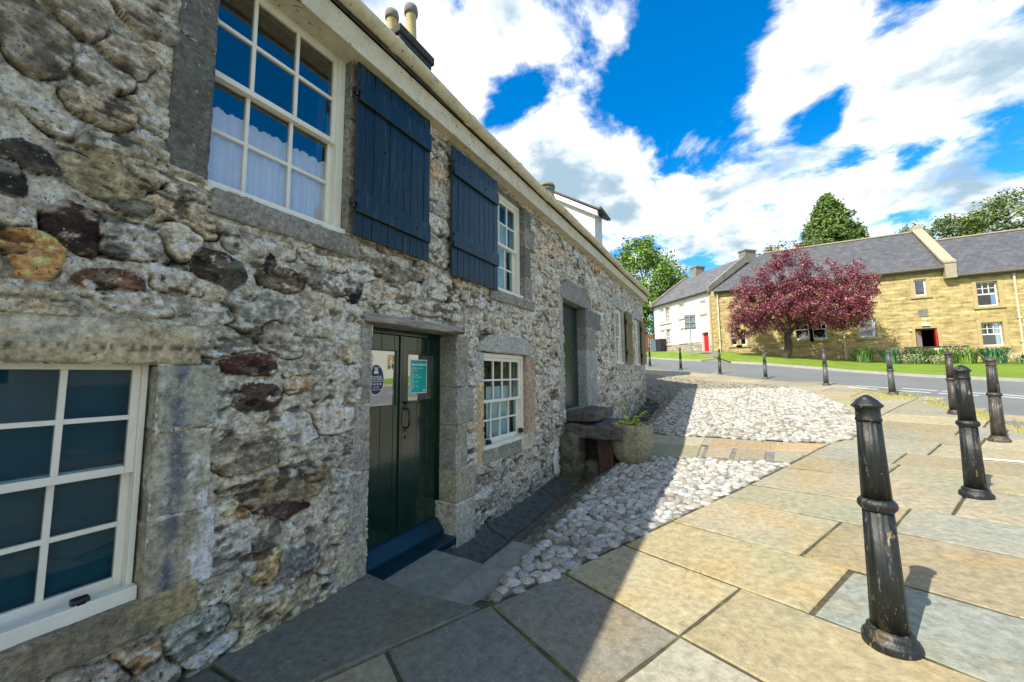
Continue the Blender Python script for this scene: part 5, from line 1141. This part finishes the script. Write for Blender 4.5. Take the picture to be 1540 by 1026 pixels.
b = MB(); b.box(.2, .31, -.16, .04, 2.9, 4.5, fr=fW); b.box(1.01, 1.12, -.16, .04, 2.9, 4.5, fr=fW); b.box(.2, 1.12, -.16, .05, 4.5, 4.62, fr=fW); b.build('door_surround', m_pvc, wh)
b = MB(); b.box(.25, 1.1, -.2, .5, 2.6, 2.95, fr=fW); b.build('door_threshold', m_ash, wh)

# =================================================================== YELLOW STONE BUILDING
yb_ = thing('stone_building', (0, 0, 0), 'long two storey buff stone building with slate roofs, behind the purple tree', 'building')
def fY(s, d, z): return (s, 30.35-d, z)
yo = [('up', 12.08, 12.58, 5.85, 6.83), ('w', 14.5, 15.28, 5.0, 6.36), ('w', 14.5, 15.28, 2.82, 4.12), ('door', 11.93, 12.82, 2.0, 3.95), ('w', 9.52, 10.25, 5.82, 6.72), ('w', 9.50, 10.28, 3.6, 4.70),
      ('w', 6.38, 7.10, 3.6, 4.92), ('w', 7.26, 8.0, 3.6, 4.90), ('w', 2.70, 3.14, 3.4, 4.5), ('w', 3.18, 3.62, 3.4, 4.5), ('w', 6.38, 7.10, 5.8, 6.8), ('w', 18.2, 19.0, 5.0, 6.36), ('w', 18.2, 19.0, 2.82, 4.12), ('w', 22.2, 23.0, 5.0, 6.36)]
b = MB(); wall_holes(b, 1.58, 13.45, 1.2, 7.42, [o[1:] for o in yo if o[1] < 13.4], fY); wall_holes(b, 13.45, 27, 1.2, 6.88, [o[1:] for o in yo if o[1] > 13.4], fY)
b.add([(27, 30.35, 1.2), (27, 37, 1.2), (27, 37, 6.88), (27, 33.65, 9.7), (27, 30.35, 6.88)], [(0, 1, 2, 3, 4)]); b.build('wall', m_yel, yb_)
rY = 33.65
b = MB(); t_ = .10
b.add([(1.75, 30.17, 7.33), (13.35, 30.17, 7.33), (13.35, rY, 10.45), (5.15, rY, 10.45), (1.75, 30.17, 7.43), (13.35, 30.17, 7.43), (13.35, rY, 10.55), (5.15, rY, 10.55)], [(3, 2, 1, 0), (4, 5, 6, 7), (0, 1, 5, 4), (1, 2, 6, 5), (2, 3, 7, 6), (3, 0, 4, 7)])
b.add([(13.35, 37.2, 7.3), (5.5, 37.2, 7.3), (5.15, rY, 10.55), (13.35, rY, 10.55)], [(0, 1, 2, 3)]); b.build('roof', m_sroof, yb_)
b = MB(); b.prism([(30.17, 6.80), (30.17, 6.9), (rY, 9.80), (rY, 9.7)], 13.65, 27.2, lambda p, q, t: (t, p, q)); b.prism([(37.2, 6.7), (rY, 9.7), (rY, 9.80), (37.2, 6.8)], 13.65, 27.2, lambda p, q, t: (t, p, q)); b.build('roof', m_sroof, yb_)
b = MB(); b.prism([(30.05, 6.75), (30.05, 7.55), (30.35, 7.75), (rY, 10.72), (37.1, 7.7), (37.1, 6.9)], 13.32, 13.68, lambda p, q, t: (t, p, q)); b.build('gable_parapet', m_yel, yb_)
b = MB(); b.prism([(30.0, 7.56), (30.0, 7.66), (30.3, 7.86), (rY, 10.83), (rY, 10.73), (30.35, 7.755)], 13.25, 13.75, lambda p, q, t: (t, p, q)); b.box(13.27, 13.73, rY-.2, rY+.2, 10.6, 10.9); b.build('coping', m_mullion, yb_)
b = MB(); b.box(13.28, 13.72, 29.98, 30.36, 6.7, 7.5); b.build('skew_block', m_mullion, yb_)
b = MB(); b.bev(5.2, 13.3, rY-.10, rY+.10, 10.52, 10.62, .03); b.build('ridge_tiles', m_mullion, yb_)
b = MB(); b.bev(13.7, 27, rY-.10, rY+.10, 9.77, 9.87, .03); b.build('ridge_tiles', m_mullion, yb_)
b = MB(); b.tube([(1.8, 30.08, 7.33), (13.25, 30.08, 7.33)], .07, 8); b.box(1.8, 13.3, 30.16, 30.33, 7.18, 7.32); b.build('gutter', mat('brown_gutter', (.13, .11, .085), .5, 4, .1, 20, 0), yb_)
b = MB(); b.tube([(13.7, 30.08, 6.80), (27, 30.08, 6.80)], .07, 8); b.box(13.7, 27, 30.16, 30.33, 6.65, 6.79); b.build('gutter', bpy.data.materials['brown_gutter'], yb_)
for (x, z1_, z0_) in ((2.02, 7.2, 2.7), (15.86, 6.75, 1.8), (8.75, 7.2, 2.1)):
    b = MB(); b.tube([(x, 30.26, z1_), (x, 30.26, z0_)], .045, 10)
    for q in (z1_-.1, (z1_+z0_)/2, z0_+1.2): b.bev(x-.06, x+.06, 30.20, 30.345, q-.04, q+.04, .01)
    b.build('downpipe', m_cream, yb_)
for (k, a0, a1, b0, b1) in yo:
    b = MB(); mg_ = .16
    b.box(a0-mg_, a0-.002, -.1, .028, b0, b1+mg_, fr=fY); b.box(a1+.002, a1+mg_, -.1, .028, b0, b1+mg_, fr=fY); b.box(a0, a1, -.1, .028, b1+.002, b1+mg_, fr=fY)
    if k != 'door': b.box(a0-mg_-.03, a1+mg_+.03, -.1, .07, b0-.13, b0-.002, fr=fY)
    b.build('door_surround' if k == 'door' else 'window_surround', m_ash, yb_)
    if k == 'w': simple_window(yb_, fY, a0, a1, b0, b1, 3, 2, low=1)
    if k == 'up':
        b = MB(); f_ = .06; b.box(a0, a0+f_, -.16, -.08, b0, b1, fr=fY); b.box(a1-f_, a1, -.16, -.08, b0, b1, fr=fY); b.box(a0+f_, a1-f_, -.16, -.08, b1-f_, b1, fr=fY); b.box(a0+f_, a1-f_, -.16, -.05, b0, b0+f_*1.5, fr=fY); wo_ = b.build('window', m_pvc, yb_)
        g_ = MB(); g_.box(a0+f_, a1-f_, -.14, -.13, b0+f_, b1-f_, fr=fY); g_.build('pane', m_glassF, wo_); g_ = MB(); g_.box(a0, a1, -.8, -.75, b0, b1, fr=fY); g_.build('room_backing', m_room, wo_)
b = MB(); b.box(11.5, 13.2, -2.2, -2.1, 1.8, 4.2, fr=fY); b.box(11.5, 11.6, -2.1, -.31, 1.8, 4.2, fr=fY); b.box(13.1, 13.2, -2.1, -.31, 1.8, 4.2, fr=fY); b.box(11.5, 13.2, -2.1, -.31, 4.1, 4.2, fr=fY); b.build('hallway', m_dark, yb_)
b = MB(); b.box(11.93, 12.0, -.28, -.1, 2.0, 3.95, fr=fY); b.box(12.75, 12.82, -.28, -.1, 2.0, 3.95, fr=fY); b.box(12.0, 12.75, -.28, -.1, 3.87, 3.95, fr=fY); b.build('door_frame', mat('dark_red_paint', (.18, .01, .015), .4, 4, .1, 20, 0), yb_)
b = MB(); b.bev(0, .38, 0, .045, 2.1, 3.86, .01); do = b.build('door', mat('pale_door_inside', (.42, .41, .36), .5, 4, .1, 20, 0), yb_); do.location = (12.01, 30.48, 0); do.rotation_euler = (0, 0, R_(40)); do['label'] = 'open pale inner face of the doorway leaf'
b = MB(); b.bev(0, .38, -.045, 0, 2.1, 3.86, .01); do = b.build('door', m_red, yb_); do.location = (12.78, 30.33, 0); do.rotation_euler = (0, 0, R_(-108)); do['label'] = 'open red door leaf swung outwards'
b = MB(); b.bev(12.2, 12.54, 30.24, 30.345, 4.08, 4.20, .02); b.build('door_light', m_pvc, yb_)
b = MB(); b.box(12.14, 12.52, 30.32, 30.349, 4.64, 5.04); b.build('wall_plaque', m_greyw, yb_)
b = MB(); b.bev(11.68, 11.78, 30.27, 30.345, 3.82, 3.92, .02); b.build('alarm_box', m_pvc, yb_)
b = MB(); b.box(9.81, 9.98, 30.33, 30.348, 2.70, 2.86); b.box(5.5, 5.7, 30.33, 30.348, 3.0, 3.14); b.build('air_vent', m_pvc, yb_)
b = MB()
for k in range(14): w_ = .30 if k % 2 else .18; b.box(1.60, 1.62+w_, 30.325, 30.347, 2.7+.33*k, 2.99+.33*k)
b.build('quoins', m_ash, yb_)

# neighbour behind the cottage: tall white harled house seen over the roof
nh = thing('harled_house', (0, 0, 0), 'tall old white harled house whose gable shows above the cottage roof', 'house')
b = MB(); b.prism([(-1.86, .2), (-1.86, 8.0), (-6.4, 10.85), (-11, 8.0), (-11, .2)], 14.0, 15.0, lambda p, q, t: (p, t, q)); b.build('wall', m_harl2, nh)
b = MB(); b.prism([(-1.62, 7.87), (-1.62, 7.94), (-6.4, 10.98), (-6.4, 10.9)], 13.82, 15.12, lambda p, q, t: (p, t, q)); b.prism([(-11.2, 7.87), (-6.4, 10.9), (-6.4, 11.05), (-11.2, 8.0)], 13.82, 15.12, lambda p, q, t: (p, t, q)); b.build('roof', m_dkiron, nh)
b = MB(); b.prism([(-1.7, 7.66), (-1.7, 7.86), (-6.4, 10.88), (-6.4, 10.68)], 13.84, 13.99, lambda p, q, t: (p, t, q)); b.build('verge_board', m_harl, nh)
b = MB(); b.tube([(-1.56, 13.8, 7.92), (-1.56, 15.1, 7.92)], .06, 8); b.build('gutter', m_iron, nh)

# the white terrace across the road, seen mirrored in the door panes and windows
op_ = thing('terrace_house', (0, 0, 0), 'white terrace across the road mirrored in the door panes', 'house')
def fT(s, d, z): return (21-d, s, z)
to = [(2+3.2*k, 3.0+3.2*k, z0, z0+1.3) for k in range(7) for z0 in (1.9, 4.4)]
b = MB(); wall_holes(b, 0, 25, -1, 6.6, to, fT); b.build('wall', m_harl, op_)
b = MB(); b.prism([(20.7, 6.5), (20.7, 6.62), (24.5, 9.9), (28.3, 6.62), (28.3, 6.5), (24.5, 9.78)], -.2, 25.2, lambda p, q, t: (p, t, q)); b.build('roof', m_sroof, op_)
for o_ in to: simple_window(op_, fT, *o_, 2, 2, 1)
# =================================================================== GARDEN THINGS
zz = lambda x, y: float(gz(x, y))
bn = thing('bench', (12.35, 29.3, zz(12.35, 29.3)+.12), 'dark wooden bench in the flower bed under the red doorway', 'bench')
b = MB()
for k in range(2): b.bev(-1.25, 1.25, -.02+.02*k, .02+.02*k, .62+.13*k, .73+.13*k, .008)
b.build('backrest', m_benchm, bn); b = MB()
for k in range(3): b.bev(-1.25, 1.25, -.52+.16*k, -.39+.16*k, .40, .44, .008)
b.build('seat', m_benchm, bn)
for x in (-1.15, 1.15):
    b = MB(); b.bev(x-.04, x+.04, -.52, -.44, -.1, .40, .006); b.bev(x-.04, x+.04, -.03, .05, -.1, .60, .006); b.build('leg', m_benchm, bn)
b = MB(); b.bev(-.18, .22, -.045, -.025, .60, .76, .005); b.build('pale_plate', m_pvc, bn)
def blades(b, n, r, h, w, col, splay=.7):
    for k in range(n):
        a_ = random.uniform(0, 6.28); q = r*random.random(); x, y = q*cos(a_), q*sin(a_); H = h*random.uniform(.6, 1.1); sp_ = splay*random.random()*H; a2 = a_+random.uniform(-.6, .6)
        dx, dy = cos(a2), sin(a2); px, py = -dy*w/2, dx*w/2; c = np.array(col)*random.uniform(.7, 1.3)
        pts = [(x, y, 0), (x+dx*sp_*.3, y+dy*sp_*.3, H*.55), (x+dx*sp_*.8, y+dy*sp_*.8, H*.92), (x+dx*sp_*1.15, y+dy*sp_*1.15, H*.86)]
        V = []
        for i, p in enumerate(pts): s_ = (1, 1, .7, .05)[i]; V += [(p[0]-px*s_, p[1]-py*s_, p[2]), (p[0]+px*s_, p[1]+py*s_, p[2])]
        b.add(V, [(0, 1, 3, 2), (2, 3, 5, 4), (4, 5, 7, 6)], c)
irislab = ['leftmost clump of sword leaves at the end of the flower bed', 'bluish sword leaves left of the bench', 'green sword leaves in front of the bench left end', 'yellow green sword leaves in front of the bench middle', 'dense clump of sword leaves right of the bench', 'splayed blue green leaves behind the brown bollard', 'small clump of leaves under the right hand window', 'rightmost blue green clump of sword leaves']
for i, (x, col) in enumerate([(9.0, (.13,.24,.07)), (10.2, (.09,.20,.10)), (11.2, (.11,.21,.07)), (12.1, (.16,.26,.05)), (13.0, (.15,.25,.05)), (13.95, (.09,.23,.13)), (15.1, (.15,.24,.06)), (16.3, (.08,.22,.13))]):
    y = 28.1+random.uniform(-.2, .2); b = MB(); blades(b, 150, .42, .85 if i != 6 else .5, .055, col)
    t_ = b.build('iris_clump', m_leaf); t_.location = (x, y, zz(x, y)+.09); tag(t_, irislab[i], 'plant', 'sword leaved clumps in the flower bed')
fl_lab = ['pale flowering clump before the left end of the bench', 'white speckled flowers below the bench', 'tall white flowers rising in front of the bench plate', 'pink and white flowers between the brown bollard and window', 'creamy flowers at the far right of the bed']
for i, (x, hh) in enumerate([(10.75, .5), (11.75, .45), (12.75, .95), (14.55, .5), (15.75, .55)]):
    y = 27.7 if hh < .9 else 28.5; t_ = thing('flower_clump', (x, y, zz(x, y)+.09), fl_lab[i], 'flowers', 'flowering clumps in the bed'); b = MB(); blades(b, 60, .5, hh*.8, .02, (.14, .22, .08), .4); b.build('foliage', m_leaf, t_); b = MB()
    for k in range(170):
        a_ = random.uniform(0, 6.28); q = .55*random.random()**.6; p = (q*cos(a_), q*sin(a_), hh*random.uniform(.35, 1.05)); c = random.choice([(.62,.58,.52), (.55,.40,.40), (.60,.54,.38), (.30,.33,.16)])
        s_ = random.uniform(.02, .04); b.add([(p[0]-s_, p[1], p[2]), (p[0], p[1]-s_, p[2]+.01), (p[0]+s_, p[1], p[2]), (p[0], p[1]+s_*.3, p[2]+s_)], [(0, 1, 2, 3)], c)
    tag(b.build('blooms', m_leaf, t_), kind='stuff')
# bins and fence by the white house
for i, (x, y, m_, lab) in enumerate([(-2.9, 34.35, mat('bluegrey_bin', (.10, .15, .18), .5, 4, .05, 20, 0), 'blue grey wheelie bin at the corner of the white house'), (-2.45, 33.95, mat('black_bin', (.02, .022, .025), .5, 4, .05, 20, 0), 'black wheelie bin against the white house')]):
    t_ = thing('wheelie_bin', (x, y, zz(x, y)+.05), lab, 'bin', rz=R_(45)); b = MB()
    b.add([(-.24, -.24, .03), (.24, -.24, .03), (.24, .24, .03), (-.24, .24, .03), (-.3, -.32, 1.0), (.3, -.32, 1.0), (.3, .3, 1.0), (-.3, .3, 1.0)], [(3, 2, 1, 0), (4, 5, 6, 7), (0, 1, 5, 4), (1, 2, 6, 5), (2, 3, 7, 6), (3, 0, 4, 7)]); b.build('body', m_, t_)
    b = MB(); b.bev(-.32, .32, -.36, .32, 1.0, 1.07, .03); b.build('lid', m_, t_)
fn = thing('fence', (0, 0, 0), 'brown board fence behind the bins beside the white house', 'fence'); b = MB()
for k in range(22): x = -7.3+k*.17; y = 37.6-.0*k; b.bev(x, x+.15, y, y+.03, zz(x, y)-.1, 5.25+.02*(k % 2), .006)
b.build('boards', m_brown, fn)
b = MB(); b.bev(-7.3, -3.5, 37.64, 37.7, 4.2, 4.3, .01); b.bev(-7.3, -3.5, 37.64, 37.7, 5.0, 5.1, .01); b.build('rail', m_brown, fn)
for k in range(3): b = MB(); b.bev(-7.2+k*1.8, -7.08+k*1.8, 37.66, 37.78, 3, 5.3, .01); b.build('post', m_brown, fn)

# =================================================================== TREES
def leafcloud(cent, nleaf, rad, size, cols, up=.35, droop=0.0, flat=1.0, ws=.55):
    """leaf quads in clusters round the given centres"""
    n = len(cent)*nleaf; c = np.repeat(np.array(cent), nleaf, 0); r_ = np.repeat(np.array(rad)*np.ones(len(cent)), nleaf)
    d = rng.normal(size=(n, 3)); d /= np.linalg.norm(d, axis=1, keepdims=True); q = rng.random(n)**.45
    p = c+d*(r_*q)[:, None]*np.array([1, 1, flat]); p[:, 2] -= droop*rng.random(n)
    nr = d*.6+rng.normal(size=(n, 3))*.7+np.array([0, 0, up]); nr /= np.linalg.norm(nr, axis=1, keepdims=True)
    t = np.cross(nr, rng.normal(size=(n, 3))); t /= np.linalg.norm(t, axis=1, keepdims=True); s = np.cross(nr, t)
    L = size*rng.uniform(.6, 1.3, n)[:, None]; Wd = L*ws
    V = np.stack([p-t*L*.5, p+s*Wd*.5-t*L*.05+nr*L*.06, p+t*L*.5, p-s*Wd*.5-t*L*.05+nr*L*.06], 1).reshape(-1, 3)
    F = np.arange(4*n).reshape(-1, 4); cols = np.array(cols); cc_ = cols[rng.integers(0, len(cols), n)]*rng.uniform(.75, 1.2, (n, 1))
    cl = np.repeat(rng.uniform(.8, 1.2, len(cent)), nleaf)[:, None]; return V, F, np.repeat(cc_*cl, 4, 0)
def shell_pts(lobes, n, inner=.5, rnd=.0):
    out = []; vol = np.array([l[3]*l[4]*l[5] for l in lobes])**.7; vol /= vol.sum()
    for k in range(n):
        l = lobes[rng.choice(len(lobes), p=vol)]; d = rng.normal(size=3); d /= np.linalg.norm(d); q = inner+(1-inner)*rng.random()**.6
        q *= 1+.16*float(fb(np.array([d[0]*2.2+l[0]]), np.array([d[1]*2.2]), np.array([d[2]*2.2]), 3, 7)[0])*1.8
        out.append((l[0]+d[0]*l[3]*q, l[1]+d[1]*l[4]*q, l[2]+d[2]*l[5]*q))
    return out
def limb(b, p0, p1, r0, r1, n=7, wob=.12):
    p0, p1 = Vector(p0), Vector(p1); L = (p1-p0).length; pts = []
    ph = random.uniform(0, 6)
    for k in range(n+1):
        t_ = k/n; q = p0.lerp(p1, t_); w_ = wob*L*math.sin(t_*pi)*.5; q += Vector((sin(ph+t_*4)*w_, cos(ph*1.3+t_*5)*w_, .06*L*math.sin(t_*pi))); pts.append(q)
    b.tube(pts, [r0+(r1-r0)*(k/n)**.8 for k in range(n+1)], 9); return pts
# purple-leaved tree
tx, ty = 5.4, 27.6; tz = zz(tx, ty)+.05
pt = thing('purple_tree', (tx, ty, tz), 'spreading purple leaved tree on the lawn in front of the stone building', 'tree')
lobes = [(-.9, -.3, 3.5, 2.4, 2.0, 1.9), (-2.0, -.2, 3.2, 1.6, 1.4, 1.7), (-2.5, -.1, 2.3, 1.1, 1.1, 1.0), (-.9, -.8, 2.5, 1.5, 1.0, .8), (3.4, -.4, 2.5, 1.5, 1.2, .9), (2.6, -.3, 2.9, 2.2, 1.5, 1.2), (.6, .1, 4.7, 1.9, 1.8, 1.8), (3.0, .2, 3.8, 2.2, 1.8, 1.9), (1.4, -.2, 3.3, 2.2, 1.8, 1.3), (-1.9, -.2, 2.9, 1.3, 1.3, 1.1), (3.9, .1, 3.3, 1.2, 1.2, 1.3), (.2, .2, 5.7, .9, .9, .8), (4.3, .2, 4.7, .55, .5, .35)]
cen = shell_pts(lobes, 760, .45)
V, F, C = leafcloud(cen, 88, rng.uniform(.22, .46, len(cen)), .105, [(.24,.036,.075), (.13,.020,.045), (.33,.06,.11), (.26,.08,.10), (.38,.18,.19), (.07,.014,.028)], flat=.8)
V[:, 0] = np.where(V[:, 0] < 0, V[:, 0]*.80, V[:, 0]*.86); V[:, 2] = 2.0+(V[:, 2]-2.0)*1.05-.05; mesh_np('crown', V, F, m_purp, pt, C)
b = MB(); tr = limb(b, (0, 0, -.2), (.25, 0, 1.5), .24, .17, 6, .12)
for e, (p1, r0) in enumerate([((-.9, -.2, 2.9), .12), ((.3, .3, 3.6), .13), ((1.6, 0, 3.1), .12), ((-.3, .5, 3.0), .09)]):
    L1 = limb(b, (.25, 0, 1.45), p1, r0, .06, 7)
    for k in range(5):
        q = L1[random.randrange(4, 8)]; c_ = Vector(cen[random.randrange(len(cen))]); c_ = q.lerp(c_, min(1, 2.2/max(.1, (c_-q).length))); limb(b, q, c_, .045, .012, 5)
for c_ in random.sample(cen, 60):
    c_ = Vector(c_); q = Vector((c_.x*.55+.2, c_.y*.55, 2.2+(c_.z-2.2)*.55)); limb(b, q, c_, .022, .006, 4)
b.build('trunk', m_bark, pt, True)
def tree(name, loc, label, lobes, ncl, nleaf, rad, size, cols, trunk_h, tr_r, **k):
    t_ = thing(name, loc, label, 'tree'); cen = shell_pts(lobes, ncl, k.pop('inner', .6)); V, F, C = leafcloud(cen, nleaf, rng.uniform(rad*.7, rad*1.3, len(cen)), size, cols, **k); mesh_np('crown', V, F, m_leaf, t_, C)
    b = MB(); limb(b, (0, 0, -.5), (0, 0, trunk_h), tr_r, tr_r*.6, 6, .04)
    for c_ in random.sample(cen, 14): limb(b, (0, 0, trunk_h*.8), c_, tr_r*.4, .04, 6)
    b.build('trunk', m_bark, t_, True); return t_
gcol = [(.17,.30,.045), (.13,.25,.04), (.22,.35,.06), (.09,.18,.03), (.26,.38,.07)]
tree('broadleaf_tree', (-6.0, 46, 3.6), 'bright green broadleaf tree between the cottage and the white house', [(-.5, 0, 9.0, 4.6, 4, 4.6), (-2.6, 0, 7.0, 2.6, 3, 3.8), (2.6, 0, 7.4, 2.4, 3, 3.6), (0, 0, 5, 5, 3.6, 3.2), (3.4, 0, 5.0, 2, 2.4, 2.8), (-.2, 0, 12.0, 2.4, 2.4, 1.8)], 560, 60, .85, .30, gcol, 5, .35)
# conifer behind the roof, drooping sprays
def conifer(loc, H, R, label, cols, tiers=26, seed=0):
    t_ = thing('conifer', loc, label, 'tree'); cen = []
    for k in range(tiers):
        u_ = k/(tiers-1); z = H*(.30+.69*u_); rr = R*(1-u_)**.78+.2
        m_ = int(9+rr*6)
        for q in range(m_):
            a_ = random.uniform(0, 6.28); f__ = random.uniform(.55, 1.08); cen.append((cos(a_)*rr*f__, sin(a_)*rr*f__, z-.28*rr*f__+random.uniform(-.3, .3)))
    V, F, C = leafcloud(cen, 80, rng.uniform(.5, .95, len(cen)), .50, cols, droop=.7, flat=.55, ws=.34); mesh_np('crown', V, F, m_leaf, t_, C)
    b = MB(); limb(b, (0, 0, -1), (0, 0, H*.97), .4, .05, 8, .01); b.build('trunk', m_bark, t_, True); return t_
conifer((14.6, 60.5, 4.0), 20.2, 6.6, 'tall dark green conifer rising behind the slate roof', [(.13,.22,.04), (.10,.17,.035), (.17,.27,.05), (.07,.13,.03)])
tree('bushy_tree', (9.2, 57, 2.8), 'lower olive tree to the left of the conifer', [(0, 0, 11.5, 3.4, 3, 3.0), (2.5, 0, 12.2, 2.6, 3, 2.8), (-1.6, 0, 9.5, 3, 3, 3)], 220, 60, .8, .30, [(.13,.18,.06), (.10,.15,.05), (.16,.21,.07)], 8, .4)
tree('hillside_tree', (22.5, 52, 4.9), 'shrubby green tree above the right hand roof ridge', [(0, 0, 9.6, 4.2, 3, 2.2), (-1.5, 0, 9.2, 3.2, 3, 2.2), (3.6, 0, 10.4, 3.4, 3, 2.5)], 240, 60, .7, .26, [(.14,.21,.05), (.10,.16,.04), (.19,.24,.07)], 7, .35)
tree('hillside_tree', (28.5, 52, 2.0), 'taller green tree at the far right behind the ridge', [(0, 0, 10.6, 3.6, 3, 2.6), (3.5, 0, 11.0, 3.4, 3, 2.8), (-2.4, 0, 9.8, 2.4, 3, 2.2)], 220, 70, .7, .26, [(.13,.21,.05), (.09,.16,.04), (.20,.25,.08)], 8, .35)
